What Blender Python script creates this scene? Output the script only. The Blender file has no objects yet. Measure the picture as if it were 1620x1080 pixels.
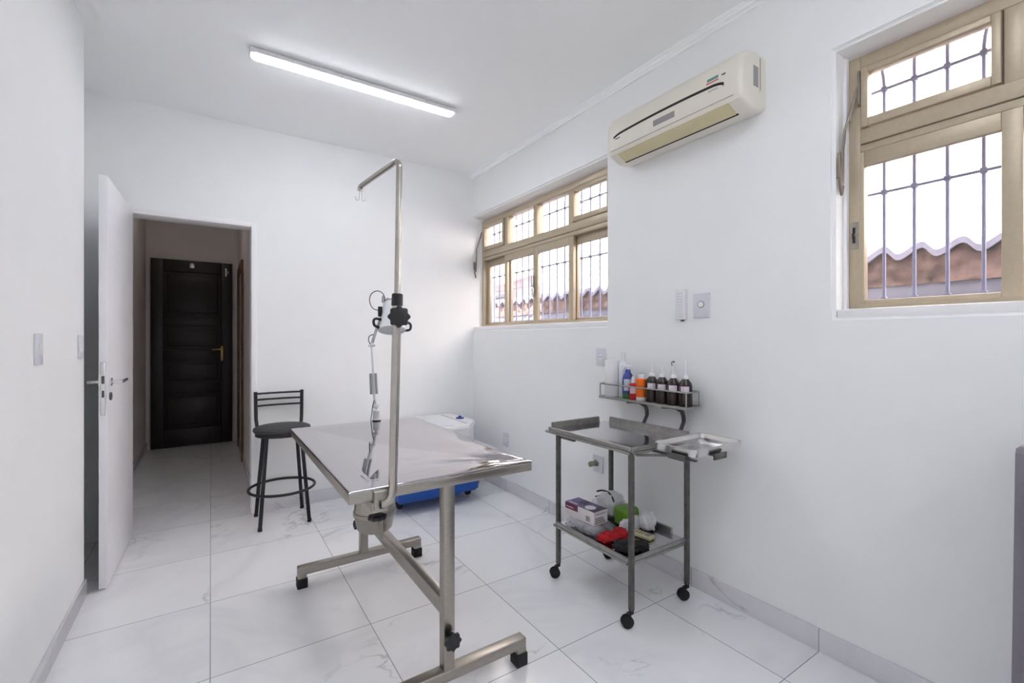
import bpy, bmesh, math, random
from mathutils import Vector, Matrix
random.seed(7)
scene = bpy.context.scene
COL = scene.collection
PI = math.pi

# ------------------------------------------------------------------ materials
def lin(c):
    c /= 255.0
    return c / 12.92 if c <= .04045 else ((c + .055) / 1.055) ** 2.4
def rgb(r, g, b): return (lin(r), lin(g), lin(b), 1)

class NT:
    def __init__(s, m):
        m.use_nodes = True
        s.t = m.node_tree; s.n = s.t.nodes; s.l = s.t.links
        s.bsdf = s.n.get('Principled BSDF'); s.out = s.n.get('Material Output')
    def add(s, typ, **kw):
        n = s.n.new(typ)
        for k, v in kw.items(): setattr(n, k, v)
        return n
    def link(s, a, b): s.l.new(a, b)
    def math(s, op, a, b=None, c=None):
        n = s.add('ShaderNodeMath', operation=op)
        for i, v in enumerate((a, b, c)):
            if v is None: continue
            if isinstance(v, (int, float)): n.inputs[i].default_value = v
            else: s.link(v, n.inputs[i])
        return n.outputs[0]

def mat(name, col, rough=.5, metal=0.0, var=.05, scale=18, bump=0.0, stretch=None, spec=None, rvar=0.0):
    m = bpy.data.materials.new(name); t = NT(m)
    tc = t.add('ShaderNodeTexCoord'); mp = t.add('ShaderNodeMapping')
    t.link(tc.outputs['Object'], mp.inputs[0])
    if stretch: mp.inputs['Scale'].default_value = stretch
    nz = t.add('ShaderNodeTexNoise'); nz.inputs['Scale'].default_value = scale; nz.inputs['Detail'].default_value = 4
    t.link(mp.outputs[0], nz.inputs[0])
    ramp = t.add('ShaderNodeValToRGB')
    c = col
    ramp.color_ramp.elements[0].position = .3; ramp.color_ramp.elements[1].position = .7
    ramp.color_ramp.elements[0].color = (c[0]*(1-var), c[1]*(1-var), c[2]*(1-var), 1)
    ramp.color_ramp.elements[1].color = (min(1, c[0]*(1+var)), min(1, c[1]*(1+var)), min(1, c[2]*(1+var)), 1)
    t.link(nz.outputs[0], ramp.inputs[0]); t.link(ramp.outputs[0], t.bsdf.inputs['Base Color'])
    t.bsdf.inputs['Metallic'].default_value = metal
    if rvar:
        t.link(t.math('MULTIPLY_ADD', nz.outputs[0], rvar, rough - rvar*.5), t.bsdf.inputs['Roughness'])
    else: t.bsdf.inputs['Roughness'].default_value = rough
    if spec is not None: t.bsdf.inputs['Specular IOR Level'].default_value = spec
    if bump:
        b = t.add('ShaderNodeBump'); b.inputs['Strength'].default_value = bump; b.inputs['Distance'].default_value = .002
        t.link(nz.outputs[0], b.inputs['Height']); t.link(b.outputs[0], t.bsdf.inputs['Normal'])
    return m

def emit_mat(name, col, strength):
    m = bpy.data.materials.new(name); t = NT(m)
    t.bsdf.inputs['Base Color'].default_value = (.9, .9, .9, 1)
    t.bsdf.inputs['Emission Color'].default_value = col; t.bsdf.inputs['Emission Strength'].default_value = strength
    return m

def clear_mat(name, tint=(1, 1, 1, 1), gloss_rough=.02, body=0.0, bodycol=(1, 1, 1, 1)):
    """thin clear sheet: passes light, glossy by Fresnel, optionally a little milky"""
    m = bpy.data.materials.new(name); t = NT(m); t.n.remove(t.bsdf)
    tr = t.add('ShaderNodeBsdfTransparent'); tr.inputs[0].default_value = tint
    gl = t.add('ShaderNodeBsdfGlossy'); gl.inputs['Roughness'].default_value = gloss_rough
    lw = t.add('ShaderNodeLayerWeight'); lw.inputs[0].default_value = .5
    fr_o = t.math('MULTIPLY_ADD', t.math('POWER', lw.outputs['Facing'], 5.0), .92, .04)
    mx = t.add('ShaderNodeMixShader')
    if body:
        df = t.add('ShaderNodeBsdfDiffuse'); df.inputs[0].default_value = bodycol
        nz = t.add('ShaderNodeTexNoise'); nz.inputs['Scale'].default_value = 25
        m2 = t.add('ShaderNodeMixShader'); t.link(t.math('MULTIPLY', nz.outputs[0], body*2), m2.inputs[0])
        t.link(tr.outputs[0], m2.inputs[1]); t.link(df.outputs[0], m2.inputs[2]); base = m2.outputs[0]
    else: base = tr.outputs[0]
    t.link(fr_o, mx.inputs[0]); t.link(base, mx.inputs[1]); t.link(gl.outputs[0], mx.inputs[2])
    t.link(mx.outputs[0], t.out.inputs[0])
    return m

def marble(name, grid=True, x0=-.003, y0=.878, px=.603, py=.597, base=(246, 246, 248), mid=(216, 216, 222)):
    """polished white porcelain tiles with soft grey veins; 60 cm grid with thin grey joints"""
    m = bpy.data.materials.new(name); t = NT(m)
    tc = t.add('ShaderNodeTexCoord'); sx = t.add('ShaderNodeSeparateXYZ'); t.link(tc.outputs['Object'], sx.inputs[0])
    fx = t.math('DIVIDE', t.math('SUBTRACT', sx.outputs[0], x0), px); fy = t.math('DIVIDE', t.math('SUBTRACT', sx.outputs[1], y0), py)
    ix = t.math('FLOOR', fx); iy = t.math('FLOOR', fy)
    # every tile shows another piece of stone
    off = t.add('ShaderNodeCombineXYZ')
    t.link(t.math('MULTIPLY', ix, 7.31), off.inputs[0]); t.link(t.math('MULTIPLY', iy, 5.17), off.inputs[1])
    t.link(t.math('ADD', t.math('MULTIPLY', ix, 3.1), t.math('MULTIPLY', iy, 9.7)), off.inputs[2])
    va = t.add('ShaderNodeVectorMath', operation='ADD'); t.link(tc.outputs['Object'], va.inputs[0]); t.link(off.outputs[0], va.inputs[1])
    def vein(scale, dist, width, power):
        n1 = t.add('ShaderNodeTexNoise'); n1.inputs['Scale'].default_value = scale; n1.inputs['Detail'].default_value = 5
        n1.inputs['Roughness'].default_value = .55; n1.inputs['Distortion'].default_value = dist
        t.link(va.outputs[0], n1.inputs[0])
        d = t.math('ABSOLUTE', t.math('SUBTRACT', n1.outputs[0], .5))
        v = t.math('SUBTRACT', 1.0, t.math('MINIMUM', t.math('DIVIDE', d, width), 1.0))
        return t.math('POWER', v, power)
    n2 = t.add('ShaderNodeTexNoise'); n2.inputs['Scale'].default_value = 2.2; t.link(va.outputs[0], n2.inputs[0])
    gate = t.math('MINIMUM', t.math('MAXIMUM', t.math('MULTIPLY', t.math('SUBTRACT', n2.outputs[0], .53), 9), 0), 1)
    fine = t.math('MULTIPLY', vein(1.25, .9, .010, 1.3), gate)
    broad = t.math('MULTIPLY', vein(1.0, .6, .10, 2.0), .30)
    mix1 = t.add('ShaderNodeMixRGB'); mix1.inputs[1].default_value = rgb(*base); mix1.inputs[2].default_value = rgb(*mid)
    t.link(broad, mix1.inputs[0])
    mix2 = t.add('ShaderNodeMixRGB'); mix2.inputs[2].default_value = rgb(150, 146, 150); t.link(mix1.outputs[0], mix2.inputs[1])
    t.link(t.math('MULTIPLY', fine, .5), mix2.inputs[0])
    col = mix2.outputs[0]
    if grid:
        def joint(f, p):
            a = t.math('ABSOLUTE', t.math('SUBTRACT', f, t.math('ROUND', f)))
            return t.math('LESS_THAN', t.math('MULTIPLY', a, p), .0017)
        g = t.math('MAXIMUM', joint(fx, px), joint(fy, py))
        mix3 = t.add('ShaderNodeMixRGB'); mix3.inputs[2].default_value = rgb(146, 146, 152)
        t.link(g, mix3.inputs[0]); t.link(col, mix3.inputs[1]); col = mix3.outputs[0]
        t.link(t.math('MULTIPLY_ADD', g, .5, .13), t.bsdf.inputs['Roughness'])
    else:
        t.bsdf.inputs['Roughness'].default_value = .2
    t.link(col, t.bsdf.inputs['Base Color'])
    return m

def block_wall(name):
    m = bpy.data.materials.new(name); t = NT(m)
    tc = t.add('ShaderNodeTexCoord'); mp = t.add('ShaderNodeMapping'); mp.inputs['Rotation'].default_value = (0, PI/2, PI/2)
    sx = t.add('ShaderNodeSeparateXYZ'); t.link(tc.outputs['Object'], sx.inputs[0])
    cb = t.add('ShaderNodeCombineXYZ'); t.link(sx.outputs[1], cb.inputs[0]); t.link(sx.outputs[2], cb.inputs[1])
    br = t.add('ShaderNodeTexBrick'); br.inputs['Scale'].default_value = 1
    br.inputs['Brick Width'].default_value = .42; br.inputs['Row Height'].default_value = .2; br.inputs['Mortar Size'].default_value = .012
    br.inputs['Color1'].default_value = rgb(236, 226, 222); br.inputs['Color2'].default_value = rgb(244, 236, 232); br.inputs['Mortar'].default_value = rgb(205, 188, 184)
    t.link(cb.outputs[0], br.inputs[0]); t.link(br.outputs[0], t.bsdf.inputs['Base Color']); t.bsdf.inputs['Roughness'].default_value = .9
    return m

M = {}
M['wall'] = mat('white_wall_paint', rgb(241, 242, 242), .6, var=.008, scale=6, bump=.05)
M['ceil'] = mat('white_ceiling_paint', rgb(249, 250, 250), .7, var=.004, scale=5)
M['hall'] = mat('hall_wall_paint', rgb(226, 220, 216), .6, var=.02, scale=5)
M['floor'] = marble('polished_marble_tile')
M['skirt'] = marble('shaded_marble_skirting', base=(222, 221, 225), mid=(204, 203, 209))  # same porcelain as the floor, darkened for the shade on upright faces
M['doorwhite'] = mat('white_door_lacquer', rgb(236, 235, 238), .35, var=.01)
M['jamb'] = mat('white_jamb_paint', rgb(240, 239, 240), .4, var=.01)
M['darkwood'] = mat('dark_stained_wood', rgb(30, 21, 18), .42, var=.35, scale=6, stretch=(12, 12, .8), bump=.2)
M['brownwood'] = mat('brown_wood_trim', rgb(110, 80, 60), .5, var=.25, scale=8, stretch=(10, 10, 1))
M['stub'] = mat('dull_hose_fitting', rgb(150, 150, 128), .4, .6, var=.15, scale=60)
M['brass'] = mat('brass', rgb(170, 140, 90), .3, 1, var=.05)
M['bronze'] = mat('bronze_anodised_aluminium', rgb(186, 172, 149), .42, .3, var=.04, scale=60)
M['lever'] = mat('weathered_lever_metal', rgb(138, 128, 116), .45, .5, var=.12, scale=40)
M['bronzedk'] = mat('bronze_gasket', rgb(96, 82, 66), .6, .2, var=.05)
M['glass'] = clear_mat('window_glass')
M['steel'] = mat('satin_stainless_steel', rgb(164, 159, 151), .3, 1, var=.06, scale=30, stretch=(1, 1, 6), rvar=.1)
M['steelmirror'] = mat('polished_stainless_sheet', rgb(184, 181, 186), .055, 1, var=.015, scale=14, rvar=.03)
M['steelpole'] = mat('stainless_tube', rgb(182, 177, 170), .22, 1, var=.05, scale=40)
M['cartsteel'] = mat('dull_cart_steel', rgb(160, 159, 155), .38, .85, var=.14, scale=35, rvar=.12)
M['cartdark'] = mat('dark_cart_steel', rgb(104, 103, 100), .45, .8, var=.2, scale=40)
M['traymirror'] = mat('cart_tray_sheet', rgb(216, 215, 220), .09, 1, var=.05, scale=14, rvar=.08)
M['alu'] = mat('bright_aluminium', rgb(222, 221, 220), .2, 1, var=.05, scale=18, rvar=.1)
M['black'] = mat('black_plastic', rgb(24, 23, 25), .42, var=.15, scale=50)
M['rubber'] = mat('black_rubber', rgb(30, 29, 30), .7, var=.15, scale=60)
M['blackpaint'] = mat('black_painted_tube', rgb(22, 22, 25), .4, var=.12, scale=50)
M['vinyl'] = mat('black_vinyl', rgb(50, 49, 51), .55, var=.25, scale=260, bump=.6)
M['lampwhite'] = mat('white_lamp_enamel', rgb(228, 230, 233), .35, var=.02)
M['lampgrey'] = mat('grey_lamp_metal', rgb(176, 180, 186), .35, .5, var=.05)
M['diffuser'] = emit_mat('led_diffuser', (.90, .935, 1, 1), 13)
M['white'] = mat('white_plastic', rgb(232, 231, 233), .4, var=.015)
M['plate'] = mat('pale_plate_plastic', rgb(216, 217, 224), .35, var=.015)
M['cream'] = mat('aged_cream_plastic', rgb(228, 222, 210), .38, var=.02, scale=8)
M['yellowed'] = mat('yellowed_plastic', rgb(212, 200, 160), .45, var=.04, scale=10)
M['dark'] = mat('dark_gap', rgb(30, 27, 24), .6, var=.1)
M['grey'] = mat('grey_print', rgb(150, 147, 146), .5, var=.2, scale=250)
M['teal'] = mat('teal_print', rgb(90, 150, 140), .5); M['redp'] = mat('red_print', rgb(206, 96, 100), .5)
M['bluep'] = mat('blue_print', rgb(80, 96, 150), .5)
M['blue'] = mat('blue_plastic', rgb(8, 74, 160), .35, var=.05)
M['bluedk'] = mat('dark_blue_plastic', rgb(24, 52, 140), .3, var=.05)
M['bottle'] = mat('dark_brown_bottle', rgb(46, 33, 30), .22, var=.2, scale=20)
M['label'] = mat('pale_pink_label', rgb(226, 214, 224), .6, var=.06, scale=120)
M['translucent'] = mat('milky_plastic', rgb(226, 228, 232), .3, var=.02)
M['orange'] = mat('orange_plastic', rgb(246, 112, 16), .35, var=.05)
M['red'] = mat('red_plastic', rgb(188, 26, 32), .35, var=.08)
M['redcloth'] = mat('red_cloth', rgb(176, 14, 28), .8, var=.25, scale=30, bump=.5)
M['blackcloth'] = mat('black_cloth', rgb(18, 15, 17), .75, var=.3, scale=30, bump=.4)
M['navy'] = mat('blue_liquid_bottle', rgb(60, 70, 142), .25, var=.1)
M['bluegrey'] = mat('pale_blue_label', rgb(190, 200, 214), .4, var=.1, scale=90)
M['green'] = mat('green_plastic', rgb(34, 116, 48), .35, var=.15)
M['lime'] = mat('lime_packaging', rgb(110, 160, 44), .4, var=.15, scale=30)
M['purple'] = mat('purple_card', rgb(98, 76, 134), .45, var=.12, scale=22)
M['purpledk'] = mat('dark_purple_card', rgb(58, 44, 74), .45, var=.1)
M['plum'] = mat('plum_card', rgb(112, 44, 76), .45, var=.06)
M['card'] = mat('white_card', rgb(228, 222, 222), .55, var=.03)
M['cardink'] = mat('grey_ink', rgb(110, 98, 100), .6, var=.2, scale=120)
M['bag'] = mat('white_bag_film', rgb(226, 226, 230), .3, var=.04, scale=20, bump=.4)
M['clearbag'] = clear_mat('clear_bag_film', (.97, .97, .98, 1), .12, .16, (.8, .8, .83, 1))
M['remote'] = mat('yellowed_remote_plastic', rgb(206, 202, 166), .45, var=.04)
M['remotekey'] = mat('remote_keys', rgb(150, 146, 120), .5, var=.1)
M['greybox'] = mat('grey_cabinet_paint', rgb(126, 121, 130), .55, var=.06, scale=200)
M['neighbour'] = block_wall('pale_block_wall')
M['tile'] = mat('weathered_roof_tile', rgb(126, 123, 138), .8, var=.1, scale=25, bump=.3)
M['mortar'] = mat('red_brown_mortar', rgb(106, 86, 80), .95, var=.55, scale=11, bump=.8)
M['beam'] = mat('grey_beam_paint', rgb(112, 110, 122), .8, var=.08)
M['louvre'] = mat('dark_louvre', rgb(58, 55, 60), .7, var=.1)
M['bars'] = mat('grey_blue_painted_iron', rgb(138, 138, 168), .5, var=.06, scale=40)
M['ground'] = mat('concrete_ground', rgb(150, 146, 142), .9, var=.1)
M['terracotta'] = mat('terracotta_awning', rgb(208, 150, 132), .85, var=.15, scale=20)

# ------------------------------------------------------------------ mesh builder
class MB:
    def __init__(s): s.bm = bmesh.new()
    def _merge(s, b, mtx=None):
        if mtx is not None: bmesh.ops.transform(b, matrix=mtx, verts=b.verts)
        me = bpy.data.meshes.new('tmp'); b.to_mesh(me); b.free(); s.bm.from_mesh(me); bpy.data.meshes.remove(me); return s
    def box(s, lo, hi, bev=0.0, seg=2, mtx=None):
        b = bmesh.new(); bmesh.ops.create_cube(b, size=1)
        lo = Vector(lo); hi = Vector(hi)
        for v in b.verts: v.co = Vector([(lo[i]+hi[i])/2 + v.co[i]*(hi[i]-lo[i]) for i in range(3)])
        if bev: bmesh.ops.bevel(b, geom=b.edges[:], offset=bev, segments=seg, profile=.5, affect='EDGES')
        return s._merge(b, mtx)
    def cyl(s, p0, p1, r0, r1=None, n=24, caps=True, bev=0):
        r1 = r0 if r1 is None else r1
        p0 = Vector(p0); p1 = Vector(p1); d = p1 - p0
        b = bmesh.new(); bmesh.ops.create_cone(b, cap_ends=caps, segments=n, radius1=r0, radius2=r1, depth=d.length)
        if bev:
            bmesh.ops.bevel(b, geom=[e for e in b.edges if abs(abs(e.verts[0].co.z)-d.length/2) < 1e-6 and abs(e.verts[0].co.z-e.verts[1].co.z) < 1e-6], offset=bev, segments=2, affect='EDGES')
        return s._merge(b, Matrix.Translation((p0+p1)/2) @ d.to_track_quat('Z', 'Y').to_matrix().to_4x4())
    def beam(s, p0, p1, w, h, bev=0.0, up=(0, 0, 1)):
        """rectangular bar from p0 to p1: w sideways, h along up"""
        p0 = Vector(p0); p1 = Vector(p1); d = (p1-p0); L = d.length; z = d.normalized(); u = Vector(up)
        x = u.cross(z)
        if x.length < 1e-4: x = Vector((1, 0, 0)).cross(z)
        x.normalize(); y = z.cross(x)
        mt = Matrix((x, y, z)).transposed().to_4x4(); mt.translation = (p0+p1)/2
        return s.box((-w/2, -h/2, -L/2), (w/2, h/2, L/2), bev, 2, mt)
    def curve(s, pts, r, n=10, k=6):
        pts = [Vector(p) for p in pts]; o = []; N = len(pts)
        for i in range(N-1):
            p0, p1, p2, p3 = pts[max(i-1, 0)], pts[i], pts[i+1], pts[min(i+2, N-1)]
            for j in range(k):
                t = j/k; o.append(.5*(2*p1+(p2-p0)*t+(2*p0-5*p1+4*p2-p3)*t*t+(3*p1-p0-3*p2+p3)*t*t*t))
        o.append(pts[-1]); return s.tube(o, r, n)
    def xf(s, mtx): bmesh.ops.transform(s.bm, matrix=mtx, verts=s.bm.verts); return s
    def tube(s, pts, r, n=12, closed=False, cap=True):
        pts = [Vector(p) for p in pts]; N = len(pts); b = bmesh.new(); rings = []
        prev = None
        for i, p in enumerate(pts):
            a = pts[(i-1) % N] if (closed or i > 0) else p; c = pts[(i+1) % N] if (closed or i < N-1) else p
            tg = (c-a).normalized()
            if prev is None:
                ref = Vector((0, 0, 1)) if abs(tg.z) < .9 else Vector((1, 0, 0)); nx = ref.cross(tg).normalized()
            else: nx = (prev - tg*prev.dot(tg)).normalized()
            prev = nx; ny = tg.cross(nx); rr = r[i] if isinstance(r, (list, tuple)) else r
            rings.append([b.verts.new(p + (nx*math.cos(2*PI*k/n) + ny*math.sin(2*PI*k/n))*rr) for k in range(n)])
        for i in range(N if closed else N-1):
            A = rings[i]; B = rings[(i+1) % N]
            for k in range(n): b.faces.new((A[k], A[(k+1) % n], B[(k+1) % n], B[k]))
        if cap and not closed: b.faces.new(rings[0][::-1]); b.faces.new(rings[-1])
        return s._merge(b)
    def lathe(s, prof, c=(0, 0, 0), n=32, mtx=None, sx=1, sy=1):
        """profile of (radius, z) from bottom to top"""
        b = bmesh.new(); rings = []
        for r, z in prof:
            if r < 1e-6: rings.append([b.verts.new((0, 0, z))])
            else: rings.append([b.verts.new((r*sx*math.cos(2*PI*k/n), r*sy*math.sin(2*PI*k/n), z)) for k in range(n)])
        for A, B in zip(rings, rings[1:]):
            for k in range(n):
                k2 = (k+1) % n
                if len(A) == 1 and len(B) > 1: b.faces.new((A[0], B[k2], B[k]))
                elif len(B) == 1 and len(A) > 1: b.faces.new((A[k], A[k2], B[0]))
                elif len(A) > 1: b.faces.new((A[k], A[k2], B[k2], B[k]))
        if len(rings[0]) > 1: b.faces.new(rings[0][::-1])
        if len(rings[-1]) > 1: b.faces.new(rings[-1])
        bmesh.ops.recalc_face_normals(b, faces=b.faces)
        mt = Matrix.Translation(Vector(c))
        return s._merge(b, mt @ mtx if mtx else mt)
    def prism(s, poly, axis, a0, a1, bev=0.0, seg=2):
        """polygon extruded along an axis; poly coordinates fill the other two axes in order"""
        b = bmesh.new(); o = [i for i in range(3) if i != axis]
        def P(p, a):
            v = [0, 0, 0]; v[axis] = a; v[o[0]] = p[0]; v[o[1]] = p[1]; return v
        A = [b.verts.new(P(p, a0)) for p in poly]; B = [b.verts.new(P(p, a1)) for p in poly]; n = len(poly)
        f1 = b.faces.new(A); f2 = b.faces.new(B)
        for k in range(n): b.faces.new((A[k], A[(k+1) % n], B[(k+1) % n], B[k]))
        bmesh.ops.recalc_face_normals(b, faces=b.faces)
        if bev: bmesh.ops.bevel(b, geom=list({e for f in (f1, f2) for e in f.edges}), offset=bev, segments=seg, affect='EDGES')
        return s._merge(b)
    def grid(s, nu, nv, fn, thick=0.0):
        b = bmesh.new(); V = [[b.verts.new(fn(i/nu, j/nv)) for j in range(nv+1)] for i in range(nu+1)]
        for i in range(nu):
            for j in range(nv): b.faces.new((V[i][j], V[i+1][j], V[i+1][j+1], V[i][j+1]))
        if thick:
            r = bmesh.ops.extrude_face_region(b, geom=b.faces[:])
            bmesh.ops.translate(b, vec=(0, 0, -thick), verts=[g for g in r['geom'] if isinstance(g, bmesh.types.BMVert)])
            bmesh.ops.recalc_face_normals(b, faces=b.faces)
        return s._merge(b)
    def blob(s, c, r, seed=0, amp=.25, freq=3, sub=4, squash=None, clip=None):
        from mathutils import noise
        b = bmesh.new(); bmesh.ops.create_icosphere(b, subdivisions=sub, radius=1)
        for v in b.verts:
            d = v.co.normalized(); k = 1 + amp*noise.fractal(d*freq + Vector((seed*7.7, seed*3.1, 0)), 1.1, 2, 2)
            v.co = Vector((c[0]+d.x*r[0]*k, c[1]+d.y*r[1]*k, c[2]+d.z*r[2]*k))
            if squash is not None and v.co.z < squash: v.co.z = squash + (v.co.z-squash)*.01
            if clip:
                for q, (a, e) in enumerate(clip):
                    if v.co[q] < a: v.co[q] = a+(v.co[q]-a)*.06
                    if v.co[q] > e: v.co[q] = e+(v.co[q]-e)*.06
        return s._merge(b)
    def build(s, name, m, parent=None, smooth=35, off=None):
        if off is None: off = root_off(parent)
        if off.length > 0: bmesh.ops.translate(s.bm, vec=-off, verts=s.bm.verts)
        me = bpy.data.meshes.new(name); s.bm.to_mesh(me); s.bm.free()
        me.materials.append(m)
        if smooth: me.shade_smooth(); me.set_sharp_from_angle(angle=math.radians(smooth))
        else: me.shade_flat()
        o = bpy.data.objects.new(name, me); COL.objects.link(o)
        if parent: o.parent = parent
        return o

def root_off(o):
    """things are drawn in room coordinates and stored relative to their base"""
    v = Vector((0, 0, 0))
    while o is not None:
        v = v + Vector(o.location); o = o.parent
    return v
def tag(o, label=None, cat=None, group=None, kind=None):
    if label: o['label'] = label
    if cat: o['category'] = cat
    if group: o['group'] = group
    if kind: o['kind'] = kind
    return o
def thing(name, loc, label, cat, group=None, kind=None):
    o = bpy.data.objects.new(name, None); COL.objects.link(o); o.location = loc
    o.empty_display_size = .1
    return tag(o, label, cat, group, kind)
def struct(name, mb, m, smooth=35, label=None, cat=None):
    return tag(mb.build(name, m, None, smooth), label, cat, None, 'structure')
def plabel(o, l): o['label'] = l; return o
def copy_tree(o, parent=None):
    c = o.copy(); COL.objects.link(c)
    if parent: c.parent = parent
    for ch in list(o.children): copy_tree(ch, c)
    return c

# ------------------------------------------------------------------ camera
H = 1.28
cam = bpy.data.cameras.new('camera'); co = bpy.data.objects.new('camera', cam); COL.objects.link(co)
cam.sensor_width = 36; cam.lens = 724/1620*36; cam.shift_y = -3/1620; cam.clip_start = .05
yaw = math.atan2(476, 724)
co.location = (0, 0, H); co.rotation_euler = (PI/2, 0, -yaw)
scene.camera = co

# ------------------------------------------------------------------ setting
XL, XR, YB, YF, ZC = -.53, 2.095, 3.865, -2.3, 2.845
YN = 3.08           # the left wall ends here; the recess behind the open door starts
HY = 6.74           # far end of the hallway
struct('floor', MB().box((-1.0, YF-.15, -.12), (XR+.25, HY+.1, 0)), M['floor'], 0)
struct('ceiling', MB().box((-1.0, YF-.15, ZC), (XR+.25, HY+.1, ZC+.15)), M['ceil'], 0)
# back wall with the doorway
DX0, DX1, DZ = -.50, .269, 2.128
mb = MB()
mb.box((-.95, YB, 0), (DX0-.0, YB+.14, ZC)); mb.box((DX1, YB, 0), (XR+.25, YB+.14, ZC)); mb.box((DX0, YB, DZ), (DX1, YB+.14, ZC))
struct('wall_back', mb, M['wall'], 0)
mb = MB(); mb.box((XL-.47, YF-.15, 0), (XL, YN, ZC), 0)
struct('wall_left', mb, M['wall'], 0)
struct('wall_recess', MB().box((-1.0, YN, 0), (-.665, YB+.14, ZC)), M['wall'], 0)
struct('wall_front', MB().box((-1.0, YF-.15, 0), (XR+.25, YF, ZC)), M['wall'], 0)
# right wall with two window openings, soft plaster edges
def wall_with_holes(x0, x1, ya, yb, za, zb, holes, r):
    b = bmesh.new()
    ys = sorted({ya, yb, *[h[0] for h in holes], *[h[1] for h in holes]}); zs = sorted({za, zb, *[h[2] for h in holes], *[h[3] for h in holes]})
    V = {(y, z): b.verts.new((x0, y, z)) for y in ys for z in zs}
    for i in range(len(ys)-1):
        for j in range(len(zs)-1):
            cy = (ys[i]+ys[i+1])/2; cz = (zs[j]+zs[j+1])/2
            if any(h[0] < cy < h[1] and h[2] < cz < h[3] for h in holes): continue
            b.faces.new((V[ys[i], zs[j]], V[ys[i], zs[j+1]], V[ys[i+1], zs[j+1]], V[ys[i+1], zs[j]]))
    ex = bmesh.ops.extrude_face_region(b, geom=b.faces[:])
    nv = [g for g in ex['geom'] if isinstance(g, bmesh.types.BMVert)]
    bmesh.ops.translate(b, vec=(x1-x0, 0, 0), verts=nv)
    bmesh.ops.recalc_face_normals(b, faces=b.faces)
    ed = []
    for e in b.edges:
        if any(abs(v.co.x-x0) > 1e-6 for v in e.verts): continue
        m_ = (e.verts[0].co+e.verts[1].co)/2
        for h in holes:
            if ((abs(m_.y-h[0]) < 1e-6 or abs(m_.y-h[1]) < 1e-6) and h[2]-1e-6 < m_.z < h[3]+1e-6) or ((abs(m_.z-h[2]) < 1e-6 or abs(m_.z-h[3]) < 1e-6) and h[0]-1e-6 < m_.y < h[1]+1e-6): ed.append(e)
    bmesh.ops.bevel(b, geom=list(set(ed)), offset=r, segments=3, affect='EDGES')
    m_ = MB(); m_._merge(b); return m_
W1 = (2.10, 3.868, 1.37, 2.44); W2 = (-.96, .825, 1.37, 2.44)
struct('wall_right', wall_with_holes(XR, XR+.25, YF-.15, YB+.14, 0, 5.6, [W1, W2], .014), M['wall'], 40)  # unseen upper part added to keep sun off the roof edge outside
# hallway beyond the doorway
mb = MB(); mb.box((-.78, YB+.14, 0), (-.63, HY, ZC)); struct('wall_hall_left', mb, M['hall'], 0)
mb = MB(); mb.box((.285, YB+.14, 0), (.44, HY, ZC)); struct('wall_hall_right', mb, M['hall'], 0)
mb = MB(); mb.box((-.78, HY, 0), (.44, HY+.12, ZC)); struct('wall_hall_end', mb, M['hall'], 0)
# baseboards: porcelain strips, joints follow the floor grid
def bb(name, lo, hi): struct(name, MB().box(lo, hi, .002), M['skirt'])
bb('baseboard_right', (XR-.011, YF, 0), (XR, YB, .092)); bb('baseboard_back', (DX1+.03, YB-.011, 0), (XR-.011, YB, .092))
bb('baseboard_left', (XL, YF, 0), (XL+.011, YN, .085)); bb('baseboard_hall_left', (-.63, YB+.14, 0), (-.619, HY, .085))
bb('baseboard_hall_right', (.274, YB+.14, 0), (.285, HY, .085))
# stepped plaster cornice on the right and back walls
prof = [(0, 2.806), (-.012, 2.806), (-.014, 2.815), (-.024, 2.822), (-.026, 2.833), (-.038, 2.838), (-.040, ZC), (0, ZC)]
struct('trim_1', MB().prism([(XR+p[0], p[1]) for p in prof], 1, YF, YB), M['ceil'], 30)
# doorway lining
mb = MB(); mb.box((DX1-.022, YB-.012, 0), (DX1+.012, YB+.15, DZ+.012), .003); mb.box((DX0-.012, YB-.012, 0), (DX0+.02, YB+.15, DZ+.012), .003)
mb.box((DX0+.02, YB-.012, DZ-.022), (DX1-.022, YB+.15, DZ+.012), .003)
struct('trim_2', mb, M['jamb'])
# brown-edged door frame on the hallway's right wall
mb = MB(); mb.box((.262, 5.55, 0), (.284, 5.63, 2.12), .004); mb.box((.262, 6.38, 0), (.284, 6.46, 2.12), .004); mb.box((.262, 5.63, 2.05), (.284, 6.38, 2.12), .004)
struct('trim_3', mb, M['brownwood'])

# white door standing open in front of the recess
d1 = thing('door_1', (-.425, YB-.02, 0), 'white flush door standing open in front of the doorway', 'door', kind='structure')
d1.rotation_euler = (0, 0, -math.radians(91.3))
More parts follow.
